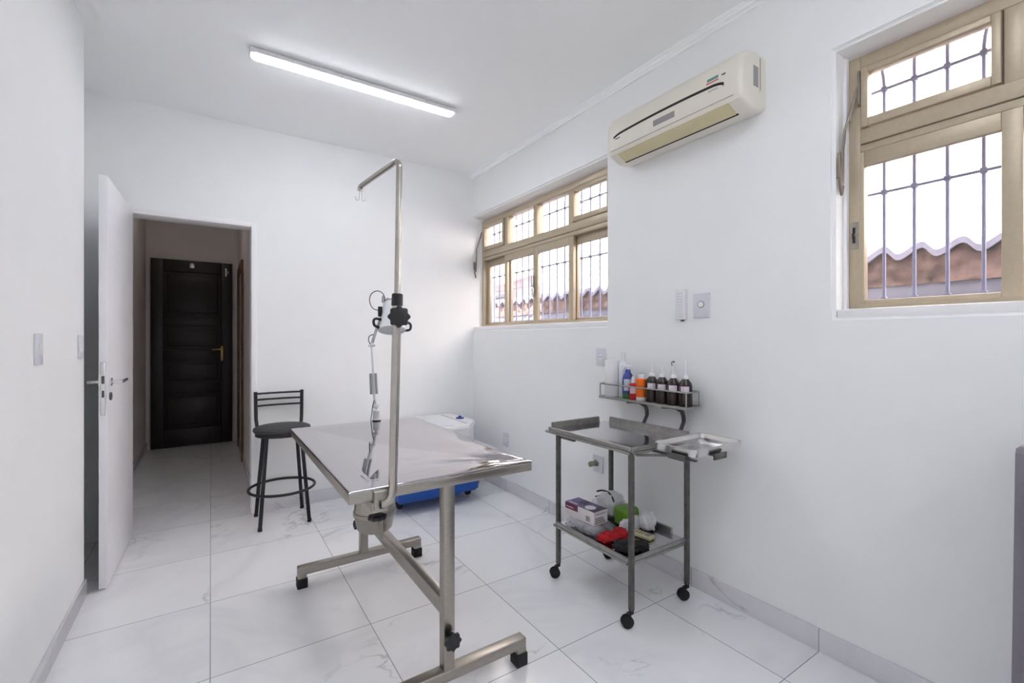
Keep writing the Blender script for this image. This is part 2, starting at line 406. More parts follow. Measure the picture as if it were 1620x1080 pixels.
# local: x runs from the hinge to the free edge, y is thickness
LW = .755
leaf = MB().box((0, -.035, .012), (LW, 0, 2.118), .002).build('leaf', M['doorwhite'], d1, off=Vector())
lp = MB().box((LW-.0005, -.0275, .895), (LW+.0015, -.0075, 1.165), .003).build('lock_plate', M['alu'], d1, off=Vector()); plabel(lp, 'long rounded steel lock plate on the door edge')
mb = MB(); mb.box((LW, -.0235, 1.055), (LW+.0035, -.0115, 1.095)); mb.box((LW, -.0225, .985), (LW+.0022, -.0125, 1.02)); mb.build('latch', M['cartdark'], lp, off=Vector())
for sgn, nm in ((1, 'room side'), (-1, 'recess side')):
    y0 = 0 if sgn > 0 else -.035
    mb = MB(); mb.cyl((LW-.055, y0, 1.06), (LW-.055, y0+sgn*.008, 1.06), .021); mb.cyl((LW-.055, y0+sgn*.008, 1.06), (LW-.055, y0+sgn*.05, 1.06), .009)
    mb.tube([(LW-.055, y0+sgn*.046, 1.06), (LW-.075, y0+sgn*.05, 1.06), (LW-.175, y0+sgn*.05, 1.063)], [.009, .009, .0075])
    mb.build('lever_handle', M['alu'], d1, off=Vector())
    mb = MB(); mb.cyl((LW-.055, y0, .985), (LW-.055, y0+sgn*.007, .985), .021); mb.box((LW-.057, y0, .975), (LW-.053, y0+sgn*.0085, .992)); mb.build('keyhole_rose', M['cartdark'], d1, off=Vector())
for z in (.25, 1.06, 1.9):
    MB().cyl((-.006, -.041, z-.04), (-.006, -.041, z+.04), .006).build('hinge', M['alu'], d1, off=Vector())

# dark panelled door closing the hallway
d2 = thing('door_2', (-.19, HY, 0), 'dark brown panelled wooden door closed at the far end of the hallway', 'door', kind='structure')
mb = MB(); X0, X1, ZT = -.585, .222, 2.225
def panel_door(mb):
    mb.box((X0, HY-.03, .012), (X1, HY-.012, ZT), .001)
    for a, b in ((X0, X0+.115), (X1-.115, X1)): mb.box((a, HY-.045, .012), (b, HY-.02, ZT), .004)
    zs = [(.012, .22), (.63, .75), (1.02, 1.16), (1.44, 1.56), (ZT-.14, ZT)]
    for a, b in zs: mb.box((X0+.115, HY-.045, a), (X1-.115, HY-.02, b), .004)
    for (a0, a1), (b0, b1) in zip(zs, zs[1:]): mb.box((X0+.15, HY-.04, a1+.035), (X1-.15, HY-.02, b0-.035), .012)
panel_door(mb); mb.build('leaf', M['darkwood'], d2)
mb = MB(); mb.box((.098, HY-.05, 1.02), (.128, HY-.044, 1.20), .003); mb.cyl((.113, HY-.05, 1.16), (.113, HY-.085, 1.16), .009)
mb.tube([(.113, HY-.085, 1.16), (.06, HY-.088, 1.16), (.01, HY-.085, 1.155)], .008); mb.build('lever_handle', M['brass'], d2)
mb = MB(); mb.box((-.215, HY-.06, 2.135), (-.165, HY-.044, 2.175), .004); mb.box((-.21, HY-.055, 2.18), (-.17, HY-.044, 2.19), .002); mb.build('top_bolt', M['alu'], d2)
mb = MB(); mb.box((.145, HY-.06, 2.06), (.165, HY-.044, 2.16), .003); mb.box((.172, HY-.058, 2.09), (.18, HY-.044, 2.13), .002); mb.build('door_chain', M['alu'], d2)

# ------------------------------------------------------------------ windows
FX = 2.19     # room-side face of the bronze frame
def window(name, yl, yr, mull, label, slid):
    root = thing(name, (FX, (yl+yr)/2, 1.40), label, 'window', kind='structure')
    B = M['bronze']; zt, zb = 2.422, 1.402
    mb = MB()
    mb.box((FX, yl-.04, zb), (FX+.075, yl, zt), .003); mb.box((FX, yr, zb), (FX+.075, yr+.04, zt), .003)
    mb.box((FX, yr+.04, 2.372), (FX+.075, yl-.04, zt), .003); mb.box((FX, yr+.04, zb), (FX+.075, yl-.04, zb+.018), .003)
    mb.box((FX-.004, yr+.04, 2.066), (FX+.075, yl-.04, 2.124), .004)        # transom
    mb.box((FX+.002, yr+.04, 2.036), (FX+.07, yl-.04, 2.063), .002)
    for y in mull: mb.box((FX, y-.024, 2.124), (FX+.07, y+.024, 2.372), .003)
    mb.build('frame', B, root)
    ys = [yl-.016] + mull + [yr+.016]
    for k in range(4):
        a, b = ys[k]-.024, ys[k+1]+.024     # a > b
        if k in (0, 3):                      # hinged vents in the outer bays
            s_ = MB(); w = .024; z0, z1 = 2.129, 2.367; a2, b2 = a-.004, b+.004; f0, f1 = FX-.012, FX+.03
            s_.box((f0, a2-w, z0), (f1, a2, z1), .003); s_.box((f0, b2, z0), (f1, b2+w, z1), .003)
            s_.box((f0, b2+w, z1-w), (f1, a2-w, z1), .003); s_.box((f0, b2+w, z0), (f1, a2-w, z0+.034), .003)
            so = s_.build('vent_sash', B, root)
            MB().box((FX+.008, b2+w-.005, z0+.03), (FX+.012, a2-w+.005, z1-w+.005)).build('pane', M['glass'], so, 0)
            MB().box((FX+.0, b2-.004, z0-.004), (FX+.028, b2, z1+.002)).build('gasket', M['bronzedk'], so, 0)
        else:
            MB().box((FX+.03, b-.004, 2.12), (FX+.034, a+.004, 2.376)).build('pane', M['glass'], root, 0)
    def sash(a, b, f, st_l=.05, st_r=.05):
        s_ = MB(); z0, z1 = 1.404, 2.036
        s_.box((f, a-st_l, z0), (f+.028, a, z1), .003); s_.box((f, b, z0), (f+.028, b+st_r, z1), .003)
        s_.box((f, b+st_r, z1-.06), (f+.028, a-st_l, z1), .003); s_.box((f, b+st_r, z0), (f+.028, a-st_l, z0+.034), .003)
        so = s_.build('sliding_sash', B, root)
        MB().box((f+.012, b+st_r-.006, z0+.03), (f+.016, a-st_l+.006, z1-.055)).build('pane', M['glass'], so, 0)
        return so
    y0, y1, y2, y3, y4 = yl-.002, mull[0], mull[1], mull[2], yr+.002
    if not slid:
        sash(y0-.03, y1-.02, FX+.04); sash(y3+.02, y4+.03, FX+.04)
        sash(y1+.026, y2, FX+.004, .036, .032); sash(y2, y3-.026, FX+.004, .032, .05)
        mb = MB(); mb.box((FX-.022, y2+.010, 1.705), (FX+.004, y2+.032, 1.80), .004); mb.box((FX-.016, y2+.004, 1.625), (FX+.004, y2+.028, 1.70), .004)
        plabel(mb.build('latch_handle', M['alu'], root), 'metal latch handle where the two middle sashes meet')
    else:
        so = sash(y0, y1-.02, FX+.002, .05, .05)
        mb = MB(); mb.box((FX-.003, y0-.032, 1.647), (FX+.002, y0-.006, 1.757), .001); plabel(mb.build('lock_plate', M['steel'], so), 'satin steel lock plate on the left stile')
        mb = MB(); mb.box((FX-.005, y0-.021, 1.712), (FX-.002, y0-.013, 1.735)); mb.box((FX-.005, y0-.021, 1.672), (FX-.002, y0-.012, 1.70)); mb.box((FX-.007, y0-.018, 1.69), (FX-.002, y0-.011, 1.712)); mb.build('lock_keeper', M['dark'], so, 0)
        sash(y1+.03, y2, FX+.04, .05, .05); sash(y2, y3, FX+.04); sash(y3, y4, FX+.002)
    return root
w1 = window('window_1', 3.865, 2.112, [3.43, 2.994, 2.557], 'four-bay bronze aluminium window in the far part of the right wall, next to the corner', False)
w2 = window('window_2', .811, -.95, [.347, -.089, -.525], 'bronze aluminium window to the right of the air conditioner, cut by the picture edge', True)
# white sills and plaster stops in the openings
for i, (h, r) in enumerate(((W1, w1), (W2, w2))):
    mb = MB(); mb.box((XR+.012, h[0], 1.366), (XR+.25, h[1]-.004, 1.401), .004); mb.box((FX-.022, h[1]-.014, 1.401), (FX+.08, h[1], 2.43), .003)
    if i == 1: mb.box((FX-.005, h[0], 1.40), (FX+.08, h[0]+.012, 2.43), .003)
    plabel(mb.build('sill', M['jamb'], r), 'white painted sill and stop')
# stay levers of the vents
mb = MB(); mb.box((FX-.016, .768, 2.225), (FX-.006, .776, 2.36), .001)
mb.tube([(2.178, .776, 2.30), (2.165, .79, 2.22), (2.138, .806, 2.125)], .0045, 8); mb.tube([(2.182, .783, 2.25), (2.16, .797, 2.16)], .0035, 8)
mb.tube([(2.138, .806, 2.13), (2.132, .812, 2.04), (2.128, .813, 1.90)], .0045, 8); mb.tube([(2.146, .808, 2.13), (2.142, .813, 2.04), (2.138, .813, 1.90)], .0045, 8)
mb.tube([(2.112, .815, 2.03), (2.108, .812, 1.97), (2.112, .812, 1.905), (2.125, .812, 1.865), (2.138, .812, 1.90)], .006, 8); mb.box((2.104, .808, 1.93), (2.116, .824, 2.01), .003)
plabel(mb.build('stay_lever', M['lever'], w2), 'folding metal stay lever hanging down the left reveal')
mb = MB(); mb.tube([(2.178, 3.845, 2.31), (2.15, 3.848, 2.22), (2.125, 3.85, 2.14), (2.118, 3.85, 1.93)], .006, 8); mb.tube([(2.118, 3.85, 2.01), (2.104, 3.848, 1.97), (2.106, 3.848, 1.91), (2.118, 3.85, 1.87)], .007, 8); mb.box((2.098, 3.845, 1.95), (2.112, 3.864, 2.02), .003)
plabel(mb.build('stay_lever', M['lever'], w1), 'folding metal stay lever hanging beside the corner')
# two small drain plugs on the near sill
mb = MB()
for y in (.77, .41): mb.cyl((2.15, y, 1.4), (2.15, y, 1.404), .011)
plabel(mb.build('drain_plug', M['cartsteel'], w2), 'small grey drain plugs on the sill')

# ------------------------------------------------------------------ outside
def grille(ya, yb, label):
    X = 2.305; g = thing('window_grille', (X, (ya+yb)/2, 1.42), label, 'grille')
    p = .0965; k0 = int(math.ceil((ya-.729)/p)); k1 = int(math.floor((yb-.729)/p))
    for k in range(k0, k1+1):
        y = .729+k*p; m4 = k % 4
        pts = [(X, y, 1.42), (X, y, 2.305)]
        if m4 in (0, 1):            # outer bars of a group lean over into an arch
            sg = 1 if m4 == 0 else -1
            pts += [(X, y+sg*p*.5*(1-math.cos(a)), 2.305+.15*math.sin(a)) for a in [i*PI/16 for i in range(1, 9)]]
        else: pts.append((X, y, 2.43))
        MB().tube(pts, .0062, 8).build('bar', M['bars'], g)
    for z in (1.445, 1.884, 2.305):
        mb = MB(); mb.beam((X, ya, z), (X, yb, z), .009, .009)
        for k in range(k0, k1+1): mb.box((X-.0095, .729+k*p-.0095, z-.0095), (X+.0095, .729+k*p+.0095, z+.0095), .002)
        mb.build('rail', M['bars'], g)
    return g
grille(2.104, 3.86, 'grey-blue iron bar grille behind the far four-bay window')
grille(-.955, .82, 'grey-blue iron bar grille behind the window right of the air conditioner')

nb = struct('wall_outside', MB().box((4.6, -7, 0), (4.8, 16, 6.2)), M['neighbour'], 0)
struct('ground', MB().box((XR+.25, -7, -.12), (4.6, 16, -.02)), M['ground'], 0)
rf = thing('lean_to_roof', (3.2, 4, 0), 'neighbouring roof edge of wavy tiles above red-brown mortar, seen through the windows', 'roof')
def wav(y):
    ph = ((1.012-y)/.1632) % 1.0            # crest at 0, trough at .37
    a = ph/.37*.5 if ph < .37 else .5+(ph-.37)/.63*.5
    return .027*math.cos(2*PI*a)
Y0, Y1 = -2.6, 9.4; NY = 920
mb = MB(); b = bmesh.new(); rows = []
for i in range(NY+1):
    y = Y0+(Y1-Y0)*i/NY; w = wav(y); z = 1.782+w
    rows.append([b.verts.new(v) for v in ((3.2, y, z), (3.2, y, z-.034), (4.6, y, z-.034+.16), (4.6, y, z+.16))])
for A, Bq in zip(rows, rows[1:]):
    for k in range(4): b.faces.new((A[k], A[(k+1) % 4], Bq[(k+1) % 4], Bq[k]))
bmesh.ops.recalc_face_normals(b, faces=b.faces); mb._merge(b); mb.build('tile_sheet', M['tile'], rf, 50)
mb = MB(); b = bmesh.new(); rows = []
from mathutils import noise as _nz
for i in range(NY+1):
    y = Y0+(Y1-Y0)*i/NY; w = wav(y); zt = 1.749+w; r = []
    for j in range(9):
        z = zt+(1.585-zt)*j/8; r.append(b.verts.new((3.235+.02*_nz.noise(Vector((y*9, z*14, 0)))+.012*_nz.noise(Vector((y*30, z*30, 3))), y, z)))
    r.append(b.verts.new((3.4, y, 1.585))); r.append(b.verts.new((3.4, y, zt)))
    rows.append(r)
for A, Bq in zip(rows, rows[1:]):
    n = len(A)
    for k in range(n): b.faces.new((A[k], A[(k+1) % n], Bq[(k+1) % n], Bq[k]))
bmesh.ops.recalc_face_normals(b, faces=b.faces); mb._merge(b); mb.build('mortar_fill', M['mortar'], rf, 60)
MB().box((3.25, Y0, 1.515), (3.40, Y1, 1.587), .005).build('beam', M['beam'], rf)
mb = MB()
for k in range(14): mb.box((3.30, Y0, 1.50-k*.11-.075), (3.34, Y1, 1.50-k*.11))
mb.build('louvre_panel', M['louvre'], rf, 0)
for y in (-2.5, -.2, 1.15, 2.6, 4.1, 5.6, 7.1, 9.3): MB().box((3.27, y-.05, -.02), (3.37, y+.05, 1.515), .004).build('post', M['beam'], rf)
aw = thing('awning', (4.4, 7.4, 2.1), 'small reddish awning with a grey beam on the pale wall far outside', 'awning')
mb = MB(); mb.prism([(4.05, 2.20), (4.05, 2.23), (4.598, 2.42), (4.598, 2.39)], 1, 6.3, 9.2); mb.build('awning_sheet', M['terracotta'], aw)
MB().box((4.08, 6.3, 1.98), (4.16, 9.2, 2.04), .004).build('beam', M['louvre'], aw)
for y in (6.4, 9.1): MB().beam((4.12, y, 2.2), (4.12, y, -.02), .05, .05).build('post', M['beam'], aw)

# ------------------------------------------------------------------ ceiling lights: one visible batten, the others added fill
def ceiling_light(y, x0, x1, label):
    t = thing('ceiling_light', ((x0+x1)/2, y, ZC), label, 'light')
    MB().box((x0-.012, y-.042, ZC-.03), (x1+.012, y+.042, ZC-.004), .003).build('housing', M['white'], t)
    MB().box((x0+.02, y-.03, ZC-.004), (x1-.02, y+.03, ZC)).build('shadow_gap_strip', M['dark'], t, 0)  # dark strip standing in for the shadow line between housing and ceiling
    prof = [(y-.035, ZC-.030)]+[(y-.035*math.cos(a), ZC-.032-.012*math.sin(a)) for a in [i*PI/10 for i in range(11)]]+[(y+.035, ZC-.030)]
    plabel(MB().prism(prof, 0, x0+.008, x1-.008, .004).build('diffuser', M['diffuser'], t), 'glowing white diffuser')
ceiling_light(2.835, .185, 1.378, 'lit linear LED batten on the ceiling above the examination table')
ceiling_light(.35, .19, 1.415, 'added fill batten on the ceiling straight above the viewer, out of view')  # added lamp out of view, brightens the right wall and ceiling
ceiling_light(-1.5, .19, 1.415, 'added fill batten on the ceiling farthest behind the viewer, out of view')  # another added lamp, evens out the room light from behind

t = thing('ceiling_light', (-.17, 5.5, ZC), 'added dim fill light on the hallway ceiling, hidden from view', 'light')  # added lamp hidden above the lintel, lifts the dark hallway
MB().lathe([(0, ZC), (.13, ZC), (.13, ZC-.02), (0, ZC-.02)], (-.17, 5.5, 0), 32).build('housing', M['white'], t)
MB().lathe([(0, ZC-.07), (.06, ZC-.062), (.105, ZC-.042), (.118, ZC-.02), (0, ZC-.02)], (-.17, 5.5, 0), 32).build('diffuser', emit_mat('hall_fill_glow', (1, .92, .88, 1), 2.6), t)

# ------------------------------------------------------------------ air conditioner
ac = thing('air_conditioner', (XR, 1.49, 2.315), 'cream split air conditioner with a yellowed louver high on the right wall', 'air conditioner')
P = [(0, 2.312), (.03, 2.300), (.06, 2.294), (.10, 2.292), (.118, 2.2955), (.187, 2.3265), (.198, 2.348), (.198, 2.44), (.197, 2.47), (.190, 2.503), (.172, 2.530), (.14, 2.551), (.09, 2.562), (0, 2.562)]
b = bmesh.new(); rows = []
for y, k in ((1.100, .024), (1.1015, .017), (1.106, .010), (1.113, .005), (1.122, .0015), (1.132, 0), (1.868, 0), (1.878, .0015), (1.887, .005), (1.894, .010), (1.8985, .017), (1.90, .024)):
    rows.append([b.verts.new((XR-o*(1-k/.20), y, 2.43+(z-2.43)*(1-k/.135))) for o, z in P])
for A, B in zip(rows, rows[1:]):
    for q in range(len(A)): b.faces.new((A[q], A[(q+1) % len(A)], B[(q+1) % len(A)], B[q]))
b.faces.new(rows[0]); b.faces.new(rows[-1][::-1]); bmesh.ops.recalc_face_normals(b, faces=b.faces)
mb = MB(); mb._merge(b); mb.build('body', M['cream'], ac, 32)
# louver lies on the slanted face
def ac_slant(t, o): # t 0 at upper edge, 1 at lower edge, o outwards
    p0 = Vector((XR-.187, 2.3245)); p1 = Vector((XR-.116, 2.2945)); n = Vector((-(p0-p1).y, (p0-p1).x)).normalized()
    if n.y > 0: n = -n
    q = p0.lerp(p1, t)+n*o; return (q.x, q.y)
MB().prism([ac_slant(.03, -.004), ac_slant(.03, .003), ac_slant(.52, .006), ac_slant(.97, .003), ac_slant(.97, -.004)], 1, 1.165, 1.825, .002).build('louver', M['yellowed'], ac)
MB().prism([ac_slant(.96, -.004), ac_slant(.96, .0014), ac_slant(1.09, .0014), ac_slant(1.09, -.004)], 1, 1.16, 1.83).build('outlet_slot', M['dark'], ac, 0)
mb = MB(); n = 28
for i in range(n):
    ya, yb = 1.842-(1.842-1.178)*i/n, 1.842-(1.842-1.178)*(i+1)/n
    f = lambda y: 2.4335-.010*abs((y-1.51)/.332)**2.2-.009*max(0, (abs(y-1.51)-.28)/.052)**2
    mb.prism([(ya, f(ya)-.006), (yb, f(yb)-.006), (yb, f(yb)+.006), (ya, f(ya)+.006)], 0, XR-.1992, XR-.19)
plabel(mb.build('intake_gap', M['dark'], ac, 0), 'dark curved intake gap across the front')
def chip(name, y0, y1, z0, z1, m, o=.1988): return MB().box((XR-o, y0, z0), (XR-.19, y1, z1)).build(name, m, ac, 0)
chip('display', 1.437, 1.565, 2.372, 2.402, M['grey'], .1995)
mb = MB()
mb.box((XR-.1986, 1.135, 2.3445), (XR-.19, 1.865, 2.3462)); mb.build('panel_seam', M['grey'], ac, 0)
mb = MB(); mb.box((XR-.1986, 1.205, 2.4545), (XR-.185, 1.26, 2.466)); plabel(mb.build('energy_label', M['teal'], ac, 0), 'green band of the energy label')
mb = MB(); mb.box((XR-.1986, 1.205, 2.4435), (XR-.185, 1.264, 2.450)); mb.build('energy_label', M['redp'], ac, 0)
mb = MB(); mb.box((XR-.1986, 1.170, 2.453), (XR-.185, 1.188, 2.460)); mb.build('small_mark', M['cardink'], ac, 0)
mb = MB(); mb.box((XR-.1986, 1.178, 2.405), (XR-.19, 1.184, 2.412)); mb.build('small_mark', M['cardink'], ac, 0)
mb = MB()
for k in range(4): mb.box((XR-.1986, 1.822-k*.0085, 2.400), (XR-.19, 1.828-k*.0085, 2.408))
plabel(mb.build('logo', M['bluep'], ac, 0), 'tiny blue maker mark')
mb = MB()
for k in range(5): mb.box((XR-.1986, 1.208+k*.010, 2.405), (XR-.19, 1.213+k*.010, 2.412))
mb.build('small_mark', M['grey'], ac, 0)
mb = MB(); mb.box((XR-.10, 1.0992, 2.40), (XR-.06, 1.104, 2.49)); plabel(mb.build('rating_label', M['grey'], ac, 0), 'grey rating label on the end face')
mb = MB(); mb.box((XR-.046, 1.0992, 2.39), (XR-.043, 1.104, 2.537)); mb.build('end_seam', M['dark'], ac, 0)

# ------------------------------------------------------------------ wall plates
def plate(name, y, z, w, h, label, cat, hole='socket', group=None):
    t = thing(name, (XR, y, z), label, cat, group)
    MB().box((XR-.009, y-w/2, z-h/2), (XR, y+w/2, z+h/2), .0025).build('cover_plate', M['plate'], t)
    if hole == 'socket':
        mb = MB(); mb.cyl((XR-.0125, y, z), (XR-.008, y, z), .022, n=6); mb.build('socket', M['white'], t)
        mb = MB()
        for dy in (-.0095, 0, .0095): mb.cyl((XR-.0132, y+dy, z), (XR-.012, y+dy, z), .0026, n=10)
        mb.build('pin_hole', M['dark'], t, 0)
    return t
plate('wall_socket', 3.275, .432, .078, .115, 'white wall socket low beside the washing machine', 'socket')
t = plate('wall_socket', 2.167, .477, .088, .108, 'low white wall plate with a dull metal hose stub behind the steel cart', 'socket', None)
mb = MB(); mb.cyl((XR-.005, 2.175, .482), (XR-.06, 2.185, .478), .014); mb.cyl((XR-.04, 2.181, .480), (XR-.062, 2.185, .478), .0175, n=6); mb.cyl((XR-.012, 2.176, .482), (XR-.02, 2.178, .481), .02); mb.build('hose_stub', M['stub'], t)
plate('wall_socket', 2.141, 1.169, .076, .112, 'white wall socket just above the bottles, below the far window', 'socket')
t = plate('wall_socket', 1.42, 1.454, .092, .126, 'white wall socket plate beside the slim white holder', 'socket', None)
mb = MB(); mb.tube([(XR-.011, 1.42+.018*math.cos(a), 1.46+.016*math.sin(a)) for a in [i*PI/6-.5*PI for i in range(13)]], .0022, 6); mb.build('socket_rim', M['cartsteel'], t)
MB().cyl((XR-.012, 1.42, 1.46), (XR-.008, 1.42, 1.46), .017, n=20).build('socket', M['white'], t)
t = thing('wall_holder', (XR, 1.53, 1.46), 'slim tall white holder mounted on the right wall left of the socket plate', 'holder')
MB().box((XR-.032, 1.505, 1.385), (XR, 1.557, 1.545), .005).build('case', M['white'], t)
mb = MB()
for k in range(9): mb.box((XR-.0335, 1.512, 1.40+k*.015), (XR-.031, 1.55, 1.404+k*.015))
mb.build('grille', M['plate'], t, 0)
mb = MB()
for k in range(4): mb.box((XR-.022, 1.51+k*.006, 1.376), (XR-.018, 1.513+k*.006, 1.387))
plabel(mb.build('contact_pin', M['cartdark'], t, 0), 'dark pins under the case')
t = thing('wall_hook', (XR, 1.59, 1.15), 'tiny dark screw hook in the wall above the brown bottles', 'hook')
mb = MB(); mb.tube([(XR, 1.59, 1.160), (XR-.016, 1.59, 1.160), (XR-.02, 1.59, 1.150), (XR-.018, 1.588, 1.140), (XR-.008, 1.584, 1.138)], .0022, 8); mb.cyl((XR-.002, 1.59, 1.16), (XR, 1.59, 1.16), .005); mb.build('hook', M['cartdark'], t)
for y, w, lab in ((2.342, .072, 'white light switch plate on the left wall, nearer of the two'), (2.985, .072, 'white light switch plate on the left wall next to the open door')):
    t = thing('light_switch', (XL, y, 1.245), lab, 'switch')
    MB().box((XL, y-w/2, 1.188), (XL+.009, y+w/2, 1.302), .0025).build('cover_plate', M['plate'], t)
    MB().box((XL+.008, y-.012, 1.222), (XL+.012, y+.012, 1.268), .002).build('rocker', M['white'], t)

# ------------------------------------------------------------------ examination table
TX0, TX1, TY0, TY1, TZ = .357, 1.058, 1.466, 2.702, .804
cx, cy = (TX0+TX1)/2, (TY0+TY1)/2
tb = thing('examination_table', (cx, 2.04, 0), 'stainless steel veterinary examination table with a dished mirror-like top', 'table')
def smooth(a, b, v):
    v = min(1, max(0, (v-a)/(b-a))); return v*v*(3-2*v)
def toph(x, y):
    u = min(x-TX0, TX1-x, y-TY0, TY1-y)
    h = 0
    a, b_ = (TX1-TX0)/2-.085, (TY1-TY0)/2-.085
    tt = max(abs(x-cx)/a, abs(y-cy)/b_)
    if tt < 1: h -= .022*(1-tt)
    h -= .0035*max(0, 1-u/.008)**2
    h -= .0010*math.exp(-((u-.086)/.006)**2)
    # buckled sheet in the near right corner
    dx, dy = x-TX1, y-TY0; r = math.hypot(dx, dy)
    if r < .62:
        an = math.atan2(dy, -dx); f = (1-r/.62)**1.5*smooth(0, .05, u)*smooth(.02, .16, r)
        h += f*(.009*math.sin(an*5.0+.4)+.0045*math.sin(an*11+r*9))
    h += .0009*math.sin(x*9+1)*math.sin(y*6)*smooth(.02, .1, u)
    return h
nu, nv = 140, 246
plabel(MB().grid(nu, nv, lambda u, v: (TX0+u*(TX1-TX0), TY0+v*(TY1-TY0), TZ+toph(TX0+u*(TX1-TX0), TY0+v*(TY1-TY0))), .003).build('tabletop', M['steelmirror'], tb, 30), 'polished steel sheet creased towards its middle')
mb = MB(); zb_, zt_ = .764, TZ-.006; w = .03
mb.box((TX0, TY0, zb_), (TX1, TY0+w, zt_), .003); mb.box((TX0, TY1-w, zb_), (TX1, TY1, zt_), .003)
mb.box((TX0, TY0+w, zb_), (TX0+w, TY1-w, zt_), .003); mb.box((TX1-w, TY0+w, zb_), (TX1, TY1-w, zt_), .003)
for y in (1.50, 2.58): mb.box((cx-.12, y-.021, .764), (cx+.12, y+.021, .779), .002)
mb.build('apron', M['steel'], tb)
for y in (1.50, 2.58):
    c = MB().box((cx-.021, y-.021, .10), (cx+.021, y+.021, .7645), .003).build('column', M['steel'], tb)
    f = MB()
    f.box((.372, y-.023, .066), (1.040, y+.023, .107), .006, 3)
    for x in (.372, .998): f.box((x, y-.023, .046), (x+.042, y+.023, .07), .004)
    fo = f.build('foot_bar', M['steel'], tb)
    for x in (.368, .994): plabel(MB().box((x, y-.027, 0), (x+.05, y+.027, .05), .004).build('foot_pad', M['rubber'], fo), 'black rubber foot')
MB().box((cx-.018, 1.521, .292), (cx+.018, 2.559, .35), .003).build('stretcher', M['steel'], tb)
def star_knob(c, d, r, th, m, parent, name='clamp_knob', stem_len=.03):
    c = Vector(c); d = Vector(d).normalized(); q = d.to_track_quat('Z', 'Y').to_matrix().to_4x4()
    mb = MB(); b = bmesh.new(); n = 64; rows = []
    for z, k in ((0, .84), (.15*th, .96), (.5*th, 1), (.85*th, .96), (th, .80)):
        rows.append([b.verts.new(((r*k*(1+.09*math.cos(8*2*PI*i/n)))*math.cos(2*PI*i/n), (r*k*(1+.09*math.cos(8*2*PI*i/n)))*math.sin(2*PI*i/n), z)) for i in range(n)])
    for A, B in zip(rows, rows[1:]):
        for i in range(n): b.faces.new((A[i], A[(i+1) % n], B[(i+1) % n], B[i]))
    b.faces.new(rows[0][::-1]); b.faces.new(rows[-1])
    mt = Matrix.Translation(c) @ q; mb._merge(b, mt)
    mb.cyl(c-d*stem_len, c+d*.001, r*.38, n=16); mb.cyl(c+d*th*.95, c+d*th*1.12, r*.3, n=16)
    return mb.build(name, m, parent, 40)
plabel(star_knob((cx, 1.462, .222), (0, -1, 0), .030, .018, M['black'], tb, 'leg_knob', .012), 'black star knob on the near column')
plabel(star_knob((cx-.034, 2.575, .262), (-1, -.1, 0), .024, .018, M['black'], tb, 'leg_knob', .02), 'black star knob on the far column')
# drain bucket hung under the middle of the top
bx, by = .603, 2.02
bk = MB().lathe([(0, .447), (.066, .447), (.074, .455), (.086, .512), (.088, .514), (.088, .530), (.086, .533), (.083, .60), (.083, .77), (.0, .77)], (bx, by, 0), 40).build('drain_bucket', M['steel'], tb)
mb = MB(); mb.lathe([(.0875, .514), (.0915, .516), (.0915, .532), (.0875, .534)], (bx, by, 0), 40); mb.build('bucket_rim', M['steel'], bk)
mb = MB(); mb.box((bx-.008, by-.102, .440), (bx+.006, by-.0925, .764), .002); mb.build('bucket_bracket', M['steel'], tb)
# drip stand clamped to the near edge
def lerp(a, b, t): return tuple(a[i]+(b[i]-a[i])*t for i in range(3))
p_lo = (.4885, 1.44, .81); p_mid = (.5025, 1.44, 1.40); p_hi = (.5095, 1.44, 1.835)
ds = thing('drip_stand', (.4885, 1.44, .72), 'stainless drip stand pole with a hooked arm clamped to the near table edge', 'drip stand')
low = [(.452, 1.447, .7565), (.466, 1.442, .7575), (.478, 1.44, .766), (.4855, 1.44, .782), p_lo, p_mid]
MB().tube(low, .0142, 20).build('outer_tube', M['steelpole'], ds)
hx, hy = .477, 1.78; L = math.hypot(hx-.51, hy-1.44); ux, uy = (hx-.51)/L, (hy-1.44)/L
up = [p_mid, p_hi]+[(.51+ux*.035*(1-math.cos(a)), 1.44+uy*.035*(1-math.cos(a)), 1.835+.03*math.sin(a)) for a in [i*PI/16 for i in range(1, 9)]]+[(hx-ux*.015, hy-uy*.015, 1.8645), (hx, hy, 1.862), (hx+ux*.004, hy+uy*.004, 1.848)]
MB().tube(up, .0098, 16).build('inner_tube', M['steelpole'], ds)
mb = MB()
for sg in (-1, 1): mb.tube([(hx+sg*.004, hy, 1.853), (hx+sg*.0045, hy, 1.822)]+[(hx+sg*(.0045+.007*(1-math.cos(a))), hy, 1.818-.007*math.sin(a)) for a in [i*PI/8 for i in range(0, 9)]]+[(hx+sg*.019, hy, 1.824)], .0014, 6)
plabel(mb.build('bag_hook', M['alu'], ds), 'double wire hook for drip bags')
plabel(MB().cyl((.502, 1.44, 1.388), (.5035, 1.44, 1.428), .0185, .0175, 24, bev=.002).build('collar', M['black'], ds), 'black plastic collar')
plabel(star_knob((.499, 1.412, 1.352), (-.33, -.94, .02), .033, .022, M['black'], ds, 'height_knob', .03), 'large black star knob')
mb = MB(); mb.box((.425, 1.452, .728), (.478, 1.60, .763), .003); mb.box((.43, 1.444, .735), (.474, 1.4655, .798), .004)
mb.build('edge_bracket', M['steel'], ds)
MB().cyl((.4535, 1.4465, .7565), (.4475, 1.448, .7562), .0148, .0148, 20).build('end_plug', M['black'], ds)
plabel(star_knob((.447, 1.468, .716), (0, 0, -1), .0285, .013, M['black'], ds, 'clamp_knob', .022), 'black clamp knob under the table edge')

